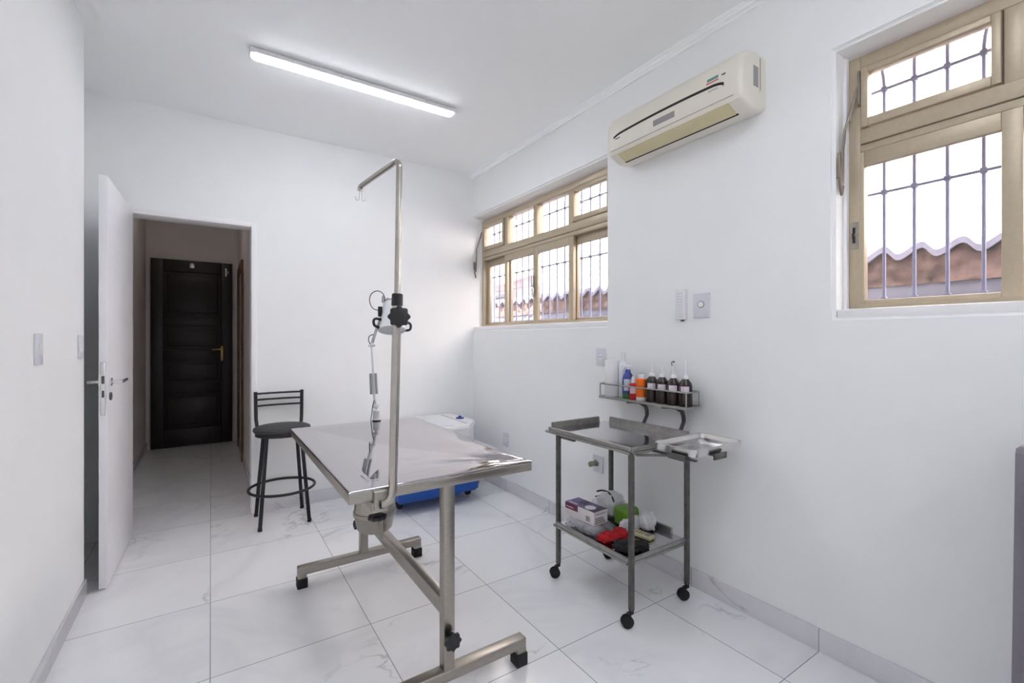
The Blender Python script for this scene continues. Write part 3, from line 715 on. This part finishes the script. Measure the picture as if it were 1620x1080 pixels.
# ------------------------------------------------------------------ LED examination lamp
lp = thing('examination_lamp', (.812, 2.685, .804), 'white articulated examination lamp clamped to the far edge of the steel table', 'lamp')
LY = 2.684
mb = MB(); mb.lathe([(0, .809), (.024, .809), (.024, .812), (.020, .815), (.019, .862), (.012, .868), (0, .868)], (.812, LY, 0), 24); mb.build('base', M['lampwhite'], lp)
mb = MB(); mb.lathe([(0, .8058), (.0245, .8058), (.0245, .810), (0, .810)], (.812, LY, 0), 24); mb.build('base_ring', M['black'], lp)
mb = MB(); mb.box((.80, LY-.012, .735), (.826, LY+.018, .7635), .003); mb.box((.80, LY+.0185, .735), (.826, LY+.03, .812), .003); mb.build('table_clamp', M['lampgrey'], lp)
J1 = (.806, LY, .892); J2 = (.794, LY, 1.085); J3 = (.783, LY, 1.252)
mb = MB(); mb.cyl((.812, LY, .866), (.812, LY, .90), .007); mb.box((.792, LY-.008, .882), (.824, LY+.008, .90), .003); mb.cyl((.80, LY-.016, .89), (.80, LY+.016, .89), .006); mb.build('joint', M['lampwhite'], lp)
mb = MB(); mb.beam(J1, (.797, LY, .965), .014, .012, .002); mb.beam((.797, LY, .955), J3, .011, .010, .002); mb.build('arm', M['lampwhite'], lp)
for dx in (-.016, .013):
    mb = MB(); a = (.797+dx*1.1, LY-.006, .962); b_ = (.792+dx, LY-.006, 1.083); mb.tube([a, b_], .0068, 10)
    tv = []
    for i in range(120):
        t_ = i/119; c = lerp(a, b_, t_); an = t_*2*PI*20; tv.append((c[0]+.0078*math.cos(an), c[1]+.0078*math.sin(an), c[2]))
    mb.tube(tv, .0016, 5); mb.build('spring', M['lampgrey'], lp)
mb = MB(); mb.box((.772, LY-.01, 1.238), (.796, LY+.01, 1.262), .003); mb.cyl((.772, LY-.018, 1.246), (.772, LY+.014, 1.246), .0065); mb.cyl((.80, LY-.02, 1.246), (.80, LY+.02, 1.246), .005); mb.build('joint', M['lampwhite'], lp)
mb = MB(); mb.beam((.785, LY, 1.255), (.817, LY, 1.36), .018, .014, .003); mb.beam((.815, LY, 1.35), (.842, LY, 1.42), .014, .014, .003); mb.build('arm', M['lampgrey'], lp)
TILT = Matrix.Translation((.905, LY, 1.45)) @ Matrix.Rotation(math.radians(-19), 4, Vector((.95, -.32, 0))) @ Matrix.Translation((-.905, -LY, -1.45))
hd = MB().lathe([(.045, 1.505), (.052, 1.50), (.056, 1.47), (.062, 1.42), (.074, 1.345), (.080, 1.332), (.079, 1.327), (.072, 1.330), (.05, 1.45), (0, 1.46)], (.905, LY, 0), 40).xf(TILT).build('lamp_shade', M['lampwhite'], lp)
mb = MB(); mb.lathe([(0, 1.505), (.046, 1.505), (.045, 1.515), (.02, 1.52), (0, 1.521)], (.905, LY, 0), 32); mb.box((.845, LY-.01, 1.50), (.858, LY+.01, 1.54), .003); mb.box((.872, LY-.008, 1.515), (.884, LY+.008, 1.532), .003); mb.xf(TILT); mb.build('shade_cap', M['lampgrey'], hd)
mb = MB(); mb.lathe([(0, 1.336), (.073, 1.336), (.073, 1.34), (0, 1.34)], (.905, LY, 0), 32); mb.xf(TILT); plabel(mb.build('lens', M['translucent'], hd), 'flat milky lens under the shade')
plabel(MB().box((.822, LY-.012, 1.415), (.844, LY+.012, 1.475), .004).build('switch_box', M['black'], lp), 'small black switch box')
for sg in (-1, 1):
    mb = MB(); c = .905; mb.curve([(c+sg*.068, LY-.01, 1.382), (c+sg*.098, LY-.01, 1.385), (c+sg*.112, LY-.01, 1.37), (c+sg*.106, LY-.01, 1.342), (c+sg*.078, LY-.005, 1.334)], .0075, 10).xf(TILT)
    plabel(mb.build('grip', M['black'], lp), 'black loop grip on the shade rim')
mb = MB(); mb.curve([(.862, LY, 1.50), (.86, LY, 1.53), (.845, LY, 1.557), (.815, LY, 1.566), (.785, LY, 1.55), (.772, LY, 1.52), (.776, LY, 1.485), (.795, LY, 1.46), (.824, LY, 1.452)], .0026, 8)
plabel(mb.build('power_cord', M['black'], lp), 'thin black cord looping over the head')
mb = MB(); mb.curve([(.79, LY-.012, 1.31), (.768, LY-.012, 1.30), (.762, LY-.012, 1.275), (.775, LY-.012, 1.25)], .0024, 8)
mb.build('power_cord', M['black'], lp)
mb = MB(); mb.curve([(.795, LY-.012, .925), (.786, LY-.010, .89), (.784, LY, .845), (.786, LY+.022, .815), (.79, LY+.028, .79), (.795, LY+.028, .76)], .0024, 8)
mb.build('power_cord', M['black'], lp)

# ------------------------------------------------------------------ bar stool
st = thing('bar_stool', (.425, 3.635, 0), 'black metal bar stool with a round perforated seat beside the doorway', 'stool')
SX, SY = .425, 3.632
plabel(MB().lathe([(0, .625), (.16, .625), (.178, .632), (.186, .645), (.182, .658), (.165, .666), (.08, .669), (0, .669)], (SX, SY, 0), 48).build('seat', M['vinyl'], st), 'round black vinyl seat')
MB().lathe([(.15, .608), (.172, .608), (.172, .626), (.15, .626)], (SX, SY, 0), 40).build('seat_frame', M['blackpaint'], st)
for sx in (-1, 1):
    for sy in (-1, 1):
        MB().tube([(SX+sx*.108, SY+sy*.108, .615), (SX+sx*.153, SY+sy*.155, .006)], .0125, 12).build('leg', M['blackpaint'], st)
        MB().cyl((SX+sx*.1525, SY+sy*.1545, 0), (SX+sx*.1535, SY+sy*.1555, .02), .0145, .0138, 14).build('leg_cap', M['rubber'], st)
MB().tube([(SX+.212*math.cos(a), SY+.212*math.sin(a), .232) for a in [i*2*PI/64 for i in range(64)]], .0095, 10, True).build('foot_ring', M['blackpaint'], st)
for sx in (-1, 1):
    MB().tube([(SX+sx*.135, SY+.118, .60), (SX+sx*.145, SY+.155, .64), (SX+sx*.152, SY+.172, .70), (SX+sx*.155, SY+.18, .898)], .0125, 12).build('back_post', M['blackpaint'], st)
for z in (.795, .84, .884):
    MB().tube([(SX-.153, SY+.178, z), (SX-.08, SY+.192, z), (SX, SY+.197, z), (SX+.08, SY+.192, z), (SX+.153, SY+.178, z)], .0072, 10).build('back_rail', M['blackpaint'], st)

# ------------------------------------------------------------------ washing machine behind the table
wm = thing('washing_machine', (1.44, 3.52, 0), 'low white washing machine with a blue base in the far corner behind the table', 'washing machine')
A0, A1, B0, B1 = 1.12, 1.86, 3.175, 3.845
def foot(i_): return [(A0+i_, B0+i_), (1.70-i_*.6, B0+i_), (A1-i_, 3.39+i_*.5), (A1-i_, B1-i_), (A0+i_, B1-i_)]
MB().prism(foot(.014), 2, .19, .58, .006).build('body', M['white'], wm)
MB().prism([(A0, B0), (1.765, B0), (A1, 3.32), (A1, B1), (A0, B1)], 2, .092, .205, .015, 3).build('base', M['blue'], wm)
lid = MB().prism(foot(0), 2, .566, .604, .010, 3).build('lid', M['white'], wm)
mb = MB(); mb.box((A0+.04, B0+.07, .602), (1.60, B1-.12, .609), .004); mb.build('lid_panel', M['plate'], lid)
mb = MB(); mb.box((1.722, 3.29, .6025), (1.729, 3.78, .6055)); mb.build('seam', M['grey'], lid, 0)
mb = MB(); mb.lathe([(0, .603), (.036, .603), (.034, .612), (.014, .616), (.012, .626), (0, .627)], (1.785, 3.53, 0), 24); plabel(mb.build('dial', M['bluedk'], wm), 'blue dial on the lid')
for x in (A0+.07, A1-.09):
    for y in (B0+.19, B1-.07):
        mb = MB(); mb.cyl((x-.016, y, .042), (x+.016, y, .042), .042, n=24, bev=.005); mb.cyl((x, y, .07), (x, y, .098), .018); mb.build('caster', M['rubber'], wm)

# ------------------------------------------------------------------ instrument cart
ct = thing('instrument_cart', (1.765, 1.67, 0), 'grey steel instrument cart on black casters in front of the right wall', 'cart')
CXa, CXb, CYa, CYb = 1.566, 1.962, 1.413, 1.926
for x in (CXa, CXb):
    for y in (CYa, CYb):
        mb = MB(); mb.box((x-.0105, y-.0105, .075), (x+.0105, y+.0105, .775), .002); lg = mb.build('leg', M['cartdark'], ct)
        sx, sy = (-.018, .008)
        mb = MB(); c = Vector((x+sx, y+sy, .027)); ax = Vector((.45, .9, 0)).normalized()
        for s_ in (-1, 1): mb.cyl(c+ax*s_*.003, c+ax*s_*.019, .027, n=28, bev=.005)
        q = MB()
        mb.cyl((x, y, .06), (x, y, .085), .011, n=16)
        pr_ = ax.cross(Vector((0, 0, 1)))
        mb.beam(c+Vector((0, 0, .03)), Vector((x, y, .062)), .02, .012, .003)
        mb.cyl(c-ax*.022, c+ax*.022, .007, n=14)
        plabel(mb.build('caster', M['rubber'], lg), 'black twin-wheel caster')
# top tray: floor sheet, rolled lip at the front and right, raised rails at the left and back
def tray_parts(z, x0, x1, y0, y1, nm, rails, m):
    mb = MB(); mb.box((x0, y0, z-.012), (x1, y1, z-.008)); o = mb.build(nm, m, ct, 0)
    mb = MB()
    mb.box((x0-.006, y0, z-.018), (x0+.006, y1, z+.001), .003); mb.box((x0, y0-.006, z-.018), (x1, y0+.006, z+.001), .003)
    mb.box((x0-.004, y0+.01, z-.034), (x0+.012, y1+.03, z-.021), .002); mb.box((x0+.01, y0-.004, z-.034), (x1+.01, y0+.012, z-.021), .002)
    mb.box((x1-.01, y0, z-.03), (x1+.004, y1, z-.012), .002); mb.box((x0, y1-.01, z-.03), (x1, y1+.004, z-.012), .002)
    mb.build('tray_lip', M['cartsteel'], o)
    return o
tt = tray_parts(.800, 1.556, 1.978, 1.402, 1.995, 'top_tray', True, M['traymirror'])
mb = MB(); mb.prism([(1.999, .788), (1.999, .824), (1.985, .824), (1.985, .815), (1.981, .79)], 0, 1.575, 1.925); mb.build('tray_rail', M['cartsteel'], tt)
mb = MB(); mb.prism([(1.982, .788), (1.982, .824), (1.968, .824), (1.968, .815), (1.964, .79)], 1, 1.415, 1.945); mb.build('tray_rail', M['cartsteel'], tt)
bt = tray_parts(.302, 1.556, 1.962, 1.418, 1.925, 'bottom_tray', True, M['traymirror'])
mb = MB(); mb.prism([(1.965, .29), (1.965, .322), (1.952, .322), (1.950, .29)], 1, 1.50, 1.89); mb.build('tray_rail', M['cartsteel'], bt)
for lo, hi in (((1.572, 1.80, .262), (1.585, 1.925, .275)), ((1.945, 1.42, .268), (1.958, 1.53, .281)), ((1.565, 1.80, .751), (1.58, 1.915, .766))): MB().box(lo, hi, .002).build('corner_brace', M['cartdark'], ct)
# curved straps carrying the bottle rack
for y in (1.745, 1.505):
    pts = [(1.955, y+.055, .931), (1.985, y+.03, .930), (2.02, y+.01, .924), (2.05, y, .905), (2.06, y, .88), (2.05, y-.01, .856), (2.02, y-.02, .83), (1.985, y-.03, .80), (1.975, y-.03, .775)]
    mb = MB(); 
    for a, b_ in zip(pts, pts[1:]): mb.beam(a, b_, .022, .007, 0, (0, .0, 1) if abs(a[2]-b_[2]) < .012 else (1, 0, 0))
    mb.tube(pts, .0085, 10); mb.build('rack_strap', M['cartdark'], ct)
RZ = .945; RX0, RX1, RY0, RY1 = 1.955, 2.060, 1.408, 2.012
rk = MB().box((RX0, RY0, RZ-.009), (RX1, RY1, RZ-.003), .002).build('bottle_rack', M['cartsteel'], ct)
mb = MB()
for a, b_, c, d in ((RX0-.006, RX0+.003, RY0-.004, RY1+.004), (RX1-.003, RX1+.006, RY0-.004, RY1+.004)): mb.box((a, c, RZ-.014), (b_, d, RZ), .003)
mb.box((RX0, RY0-.006, RZ-.014), (RX1, RY0+.003, RZ), .003); mb.box((RX0, RY1-.003, RZ-.014), (RX1, RY1+.006, RZ), .003); mb.build('rack_edge', M['cartsteel'], rk)
GZ = 1.017
def rp(x, y, k, r=.012):  # rounded corner of the guard rail
    return [(x+k[0]*r*(1-math.sin(a)), y+k[1]*r*(1-math.cos(a)), GZ) for a in [i*PI/12 for i in range(7)]]
loop = []
for (x, y, k, rev) in ((RX0, RY0, (1, 1), 0), (RX1, RY0, (-1, 1), 1), (RX1, RY1, (-1, -1), 0), (RX0, RY1, (1, -1), 1)):
    pp = rp(x, y, k)
    loop += pp if rev else pp[::-1]
mb = MB(); mb.tube(loop, .0042, 8, True)
for x, y in ((RX0, RY0), (RX1, RY0), (RX1, RY1), (RX0, RY1)): mb.tube([(x, y+(.004 if y < 1.6 else -.004), RZ-.01), (x, y+(.004 if y < 1.6 else -.004), GZ)], .0038, 8)
mb.build('guard_rail', M['cartsteel'], rk)
# swing arms for the small dish
mb = MB(); mb.beam((1.575, 1.395, .768), (1.72, 1.27, .772), .014, .008); mb.beam((1.68, 1.165, .776), (1.68, 1.385, .776), .016, .007); mb.beam((1.66, 1.25, .776), (2.03, 1.25, .776), .016, .007)
mb.beam((1.660, 1.205, .780), (1.660, 1.29, .780), .026, .006, 0, (1, 0, 0)); mb.beam((1.785, 1.1535, .780), (1.875, 1.1535, .780), .026, .006, 0, (0, 1, 0)); mb.beam((1.835, 1.154, .774), (1.835, 1.27, .774), .014, .006)
plabel(mb.build('dish_bracket', M['cartdark'], ct), 'dark bracket carrying the small dish')

# small aluminium dish
dh = thing('aluminium_dish', (1.85, 1.274, .781), 'bright shallow aluminium dish on the bracket at the right of the cart', 'dish')
def rrect(x0, x1, y0, y1, r, n=6):
    o = []
    for cx_, cy_, a0 in ((x1-r, y1-r, 0), (x0+r, y1-r, PI/2), (x0+r, y0+r, PI), (x1-r, y0+r, 1.5*PI)):
        o += [(cx_+r*math.cos(a0+i*PI/2/n), cy_+r*math.sin(a0+i*PI/2/n)) for i in range(n+1)]
    return o
b = bmesh.new(); L = []
X0_, X1_, Y0_, Y1_ = 1.666, 2.034, 1.160, 1.388
for ins, z in ((.028, .7815), (.022, .7815), (.006, .789), (.0, .816), (-.002, .8195), (.004, .821), (.008, .819), (.012, .798), (.03, .786), (.034, .7855)):
    L.append([b.verts.new((x, y, z)) for x, y in rrect(X0_+ins, X1_-ins, Y0_+ins, Y1_-ins, .035-min(ins, .02))])
for A, B in zip(L, L[1:]):
    for i in range(len(A)): b.faces.new((A[i], A[(i+1) % len(A)], B[(i+1) % len(A)], B[i]))
b.faces.new(L[0][::-1]); b.faces.new(L[-1]); bmesh.ops.recalc_face_normals(b, faces=b.faces)
mb = MB(); mb._merge(b); mb.build('pan', M['alu'], dh, 40)

# bottles and rolls on the rack -------------------------------------------------
BZ = RZ-.0024
def bottle(x, y, label, group, stretch=1.0, nozz=.07):
    t = thing('dropper_bottle', (x, y, BZ), label, 'bottle', group)
    z = BZ; r = .0338
    MB().lathe([(0, z), (r*.94, z), (r, z+.004), (r*.96, z+.06), (r*.97, z+.106), (r*.86, z+.118), (r*.5, z+.134), (r*.46, z+.138), (0, z+.138)], (x, y, 0), 28).build('body', M['bottle'], t)
    cp = MB().lathe([(0, z+.135), (.0155, z+.135), (.0155, z+.150), (.012, z+.155), (0, z+.155)], (x, y, 0), 20).build('cap', M['translucent'], t)
    MB().lathe([(0, z+.154), (.0075, z+.154), (.005, z+.166), (.0028, z+.154+nozz), (0, z+.155+nozz)], (x, y, 0), 12).build('nozzle', M['translucent'], cp)
    n = 10; a0 = math.atan2(-y, -x); V = []
    b = bmesh.new()
    for i in range(n+1):
        a = a0-.62+1.25*i/n-.1; rr = r+.0006
        V.append([b.verts.new((x+rr*math.cos(a), y+rr*math.sin(a), z+zz)) for zz in (.068, .102)])
    for A, B in zip(V, V[1:]): b.faces.new((A[0], B[0], B[1], A[1]))
    mb = MB(); mb._merge(b); plabel(mb.build('label', M['label'], t, 60), 'pale pink label')
    return t
G = 'brown dropper bottles on the rack'
bottle(2.010, 1.667, 'dark brown dropper bottle with a long nozzle next to the orange bottle', G, 1, .074)
bottle(2.008, 1.597, 'dark brown dropper bottle, second from the orange bottle', G, 1, .04)
bottle(2.008, 1.527, 'dark brown dropper bottle, third from the orange bottle', G, 1, .05)
bottle(2.010, 1.456, 'dark brown dropper bottle at the open end of the rack, farthest from the paper roll', G, 1, .074)
t = thing('paper_roll', (2.0075, 1.960, BZ), 'tall white roll at the left end of the bottle rack', 'roll')
z = BZ; mb = MB(); mb.lathe([(.02, z), (.042, z), (.044, z+.003), (.044, z+.210), (.042, z+.213), (.02, z+.213)], (2.0075, 1.960, 0), 40); mb.build('paper', M['white'], t)
mb = MB(); mb.lathe([(.0195, z+.001), (.0205, z+.001), (.0205, z+.214), (.0195, z+.214)], (2.0075, 1.960, 0), 24); mb.build('core', M['card'], t)
t = thing('pump_bottle', (2.026, 1.890, BZ), 'slender white bottle with a tall cap between the paper roll and the blue spray bottle', 'bottle')
MB().lathe([(0, z), (.024, z), (.026, z+.004), (.026, z+.185), (.02, z+.205), (.012, z+.212), (0, z+.212)], (2.026, 1.890, 0), 28).build('body', M['translucent'], t)
MB().lathe([(0, z+.211), (.014, z+.211), (.014, z+.258), (.012, z+.262), (0, z+.262)], (2.026, 1.890, 0), 20).build('cap', M['white'], t)
t = thing('spray_bottle', (1.993, 1.832, BZ), 'blue spray bottle with white trigger head and green foot on the rack', 'bottle')
x, y = 2.003, 1.833
MB().lathe([(0, z+.027), (.0315, z+.027), (.032, z+.032), (.032, z+.118), (.026, z+.135), (.015, z+.15), (0, z+.15)], (x, y, 0), 28).build('body', M['navy'], t)
MB().lathe([(0, z), (.030, z), (.0322, z+.004), (.032, z+.027), (0, z+.027)], (x, y, 0), 28).build('foot', M['green'], t)
mb = MB(); n = 10; b = bmesh.new(); V = []
for i in range(n+1):
    a = math.atan2(-y, -x)-.75+1.3*i/n; V.append([b.verts.new((x+.0326*math.cos(a), y+.0326*math.sin(a), z+zz)) for zz in (.046, .112)])
for A, B in zip(V, V[1:]): b.faces.new((A[0], B[0], B[1], A[1]))
mb._merge(b); plabel(mb.build('label', M['bluegrey'], t, 60), 'pale blue label')
MB().lathe([(0, z+.149), (.016, z+.149), (.014, z+.162), (.011, z+.166), (0, z+.166)], (x, y, 0), 20).build('collar', M['bluedk'], t)
mb = MB(); mb.cyl((x, y, z+.165), (x, y, z+.18), .008); mb.beam((x+.012, y-.016, z+.185), (x-.022, y+.030, z+.19), .014, .014, .004); mb.tube([(x-.008, y+.012, z+.182), (x-.012, y+.024, z+.168), (x-.012, y+.03, z+.155)], .004, 8); mb.build('trigger_head', M['white'], t)
t = thing('red_bottle', (1.986, 1.780, BZ), 'small red bottle with white cap and pale label beside the orange bottle', 'bottle')
x, y = 1.986, 1.778
MB().lathe([(0, z), (.0205, z), (.022, z+.004), (.022, z+.085), (.014, z+.094), (0, z+.094)], (x, y, 0), 24).build('body', M['red'], t)
MB().lathe([(0, z+.093), (.012, z+.093), (.010, z+.12), (.006, z+.13), (0, z+.13)], (x, y, 0), 18).build('cap', M['translucent'], t)
b = bmesh.new(); V = []
for i in range(n+1):
    a = math.atan2(-y, -x)-.9+1.7*i/n; V.append([b.verts.new((x+.0224*math.cos(a), y+.0224*math.sin(a), z+zz)) for zz in (.036, .07)])
for A, B in zip(V, V[1:]): b.faces.new((A[0], B[0], B[1], A[1]))
mb = MB(); mb._merge(b); mb.build('label', M['label'], t, 60)
t = thing('orange_bottle', (1.985, 1.724, BZ), 'orange plastic bottle with white base and cap on the rack', 'bottle')
x, y = 1.993, 1.728
MB().lathe([(0, z+.018), (.0265, z+.018), (.027, z+.022), (.027, z+.118), (.018, z+.124), (0, z+.124)], (x, y, 0), 24).build('body', M['orange'], t)
MB().lathe([(0, z), (.025, z), (.0268, z+.003), (.0268, z+.02), (0, z+.02)], (x, y, 0), 24).build('foot', M['white'], t)
MB().lathe([(0, z+.123), (.0185, z+.123), (.0185, z+.142), (.016, z+.145), (0, z+.145)], (x, y, 0), 24).build('cap', M['translucent'], t)

# things on the lower tray ------------------------------------------------------
SZ = .2948
t = thing('plastic_bag', (1.67, 1.77, SZ), 'crumpled clear plastic bag under the purple glove box', 'bag')
cl = ((1.585, 1.772), (1.672, 1.93), (SZ, SZ+.039))
mb = MB(); mb.blob((1.665, 1.785, SZ+.021), (.092, .15, .030), 3, .35, 2.2, 4, SZ+.001, cl); mb.blob((1.63, 1.72, SZ+.022), (.05, .06, .032), 5, .45, 3, 4, SZ+.001, cl); mb.build('bag_film', M['clearbag'], t, 180)
gb = thing('glove_box', (1.663, 1.805, SZ+.042), 'white and purple glove box on top of a clear plastic bag', 'box')
gm = Matrix.Translation((1.660, 1.812, SZ+.042)) @ Matrix.Rotation(math.radians(3), 4, 'Z')
def gbx(name, lo, hi, m, bev=0, lab=None, sm=0):
    o = MB().box(lo, hi, bev, 2, gm).build(name, m, gb, sm)
    if lab: plabel(o, lab)
    return o
gw, gl, gh = .050, .106, .068
gbx('carton', (-gw, -gl, 0), (gw, gl, gh), M['card'], .0015)
gbx('top_print', (-gw+.001, -gl+.03, gh), (gw-.001, gl-.001, gh+.0006), M['purple'], 0, 'purple printed top')
mb = MB(); mb.box((-gw+.001, -gl+.001, gh), (gw-.001, -gl+.045, gh+.0009), 0, 2, gm); mb.box((-.01, .0, gh), (gw-.004, .05, gh+.0009), 0, 2, gm); mb.build('top_print', M['purpledk'], gb, 0)
mb = MB(); mb.lathe([(0, 0), (1, 0), (1, 1), (0, 1)], (0, 0, 0), 28, gm @ Matrix.Translation((-.012, -.045, gh)) @ Matrix.Diagonal((.028, .03, .0014, 1))); plabel(mb.build('opening_print', M['bag'], gb, 0), 'pale hand motif')
gbx('side_print', (-gw-.0006, .01, .036), (-gw, gl-.001, gh), M['plum'], 0, 'plum printed panel')
mb = MB()
for k in range(6): mb.box((-gw-.0012, .045+k*.009, .046), (-gw, .051+k*.009, .051), 0, 2, gm)
for k in range(7): mb.box((-gw+.012, .03+k*.009, gh), (-gw+.022, .036+k*.009, gh+.0013), 0, 2, gm)
mb.build('print_strokes', M['card'], gb, 0)
mb = MB()
for r in range(3):
    for k in range(9-r): mb.box((-gw+.010+k*.0083, -gl-.0008, .008+r*.011), (-gw+.016+k*.0083, -gl, .0135+r*.011), 0, 2, gm)
for k in range(9): mb.box((-gw+.018+k*.008, -gl-.0008, .052), (-gw+.0235+k*.008, -gl, .056), 0, 2, gm)
for k in range(3): mb.box((-gw-.0008, -.075+k*.01, .012), (-gw, -.07+k*.01, .038), 0, 2, gm)
mb.build('print_strokes', M['cardink'], gb, 0)
t = thing('carrier_bag', (1.83, 1.80, SZ), 'bulging white plastic bag with grey stripes at the back of the lower tray', 'bag')
cl = ((1.785, 1.946), (1.765, 1.935), (SZ, SZ+.16))
mb = MB(); mb.blob((1.862, 1.835, SZ+.068), (.088, .082, .072), 11, .22, 1.8, 4, SZ+.001, cl); mb.blob((1.82, 1.87, SZ+.05), (.05, .05, .05), 12, .25, 2, 4, SZ+.001, cl); mb.build('bag_film', M['bag'], t, 180)
mb = MB(); mb.curve([(1.845, 1.92, SZ+.118), (1.845, 1.88, SZ+.134), (1.84, 1.83, SZ+.139), (1.83, 1.79, SZ+.126), (1.825, 1.77, SZ+.105)], .005, 8)
mb.curve([(1.805, 1.89, SZ+.105), (1.80, 1.85, SZ+.118), (1.795, 1.81, SZ+.112)], .004, 8)
plabel(mb.build('bag_stripe', M['louvre'], t), 'dark grey folded stripe')
t = thing('green_packet', (1.86, 1.69, SZ), 'lime green packet between the white bags on the lower tray', 'packet')
mb = MB(); mb.box((1.80, 1.662, SZ+.001), (1.91, 1.752, SZ+.095), .018, 4); mb.build('wrapper', M['lime'], t, 180)
t = thing('plastic_bag', (1.82, 1.62, SZ), 'small white knotted plastic bag beside the green packet', 'bag')
mb = MB(); mb.blob((1.775, 1.636, SZ+.03), (.048, .028, .034), 31, .3, 2, 4, SZ+.001, ((1.74, 1.85), (1.626, 1.656), (SZ, 1))); mb.blob((1.895, 1.605, SZ+.045), (.045, .05, .048), 32, .3, 2, 4, SZ+.001, ((1.852, 1.944), (1.55, 1.656), (SZ, 1))); mb.blob((1.845, 1.64, SZ+.03), (.05, .03, .036), 33, .3, 2, 4, SZ+.001, ((1.79, 1.94), (1.626, 1.656), (SZ, 1))); mb.build('bag_film', M['bag'], t, 180)
t = thing('red_cloth', (1.68, 1.62, SZ), 'crumpled red cloth on the lower tray of the cart', 'cloth')
cl = ((1.575, 1.733), (1.568, 1.664), (SZ, 1))
mb = MB(); mb.blob((1.632, 1.618, SZ+.015), (.055, .044, .022), 41, .4, 2.2, 4, SZ+.001, cl); mb.blob((1.70, 1.605, SZ+.018), (.042, .042, .028), 42, .35, 2.2, 4, SZ+.001, cl); mb.build('fabric', M['redcloth'], t, 180)
t = thing('black_strap', (1.64, 1.52, SZ), 'black crumpled strap bundle at the front corner of the lower tray', 'strap')
cl = ((1.572, 1.742), (1.432, 1.562), (SZ, 1))
mb = MB(); mb.blob((1.635, 1.505, SZ+.014), (.06, .06, .019), 51, .4, 2.4, 4, SZ+.001, cl); mb.blob((1.69, 1.478, SZ+.012), (.045, .04, .016), 52, .4, 2.4, 4, SZ+.001, cl)
mb.curve([(1.64, 1.475, SZ+.022), (1.68, 1.455, SZ+.024), (1.715, 1.455, SZ+.013), (1.735, 1.462, SZ+.009)], .006, 8); mb.build('webbing', M['blackcloth'], t, 180)
rm = thing('remote_control', (1.80, 1.54, SZ), 'cream yellowed remote control lying on the lower tray', 'remote control')
rmx = Matrix.Translation((1.800, 1.556, SZ+.001)) @ Matrix.Rotation(math.radians(9), 4, 'Z')
MB().box((-.026, -.060, 0), (.026, .060, .020), .006, 3, rmx).build('case', M['remote'], rm)
mb = MB(); mb.box((-.019, -.05, .0195), (.019, -.022, .0206), 0, 2, rmx); plabel(mb.build('screen', M['remotekey'], rm, 0), 'small greenish screen')
for r in range(4):
    for k in range(3): MB().box((-.018+k*.0135, -.014+r*.018, .0195), (-.009+k*.0135, -.005+r*.018, .0212), .0005, 1, rmx).build('key', M['remotekey'], rm)

# grey cabinet cut by the right picture edge ------------------------------------
gc = thing('grey_cabinet', (1.84, -.05, 0), 'grey cabinet cut off by the right border, beside the white wall', 'cabinet')
prf = [(1.562, 0), (2.08, 0), (2.08, 1.02), (1.648, 1.02), (1.634, 1.005)]
MB().prism(prf, 1, -.36, .2586, .006).build('body', M['greybox'], gc, 30)
def front(z): return 1.562+(1.634-1.562)*z/1.005
for za, zb2 in ((.06, .33), (.35, .65), (.67, .97)):
    dw = MB().prism([(front(za)-.014, za), (front(za)+.002, za), (front(zb2)+.002, zb2), (front(zb2)-.014, zb2)], 1, -.34, .24, .003).build('drawer', M['greybox'], gc, 30)
    zm = (za+zb2)/2; MB().tube([(front(zm)-.014, -.12, zm), (front(zm)-.035, -.11, zm), (front(zm)-.035, .01, zm), (front(zm)-.014, .02, zm)], .005, 8).build('handle', M['alu'], dw)

# ------------------------------------------------------------------ light
w = bpy.data.worlds.new('sky'); scene.world = w; w.use_nodes = True
bg = w.node_tree.nodes['Background']; bg.inputs[0].default_value = (.88, .935, 1, 1); bg.inputs[1].default_value = 3.6
sun = bpy.data.lights.new('sun', 'SUN'); sun.energy = 14; sun.angle = .01; sun.color = (1, .96, .9)
so = bpy.data.objects.new('sun', sun); COL.objects.link(so); so.location = (-4, 2, 9)
so.rotation_euler = Vector((.5, .12, -1)).to_track_quat('-Z', 'Y').to_euler()

scene.view_settings.view_transform = 'Standard'; scene.view_settings.look = 'None'
scene.view_settings.gamma = 1; scene.view_settings.use_curve_mapping = False
scene.view_settings.exposure = 1.42
c = scene.cycles
c.use_denoising = True; c.max_bounces = 14; c.diffuse_bounces = 8; c.glossy_bounces = 6; c.transparent_max_bounces = 24
c.sample_clamp_indirect = 8; c.caustics_reflective = False
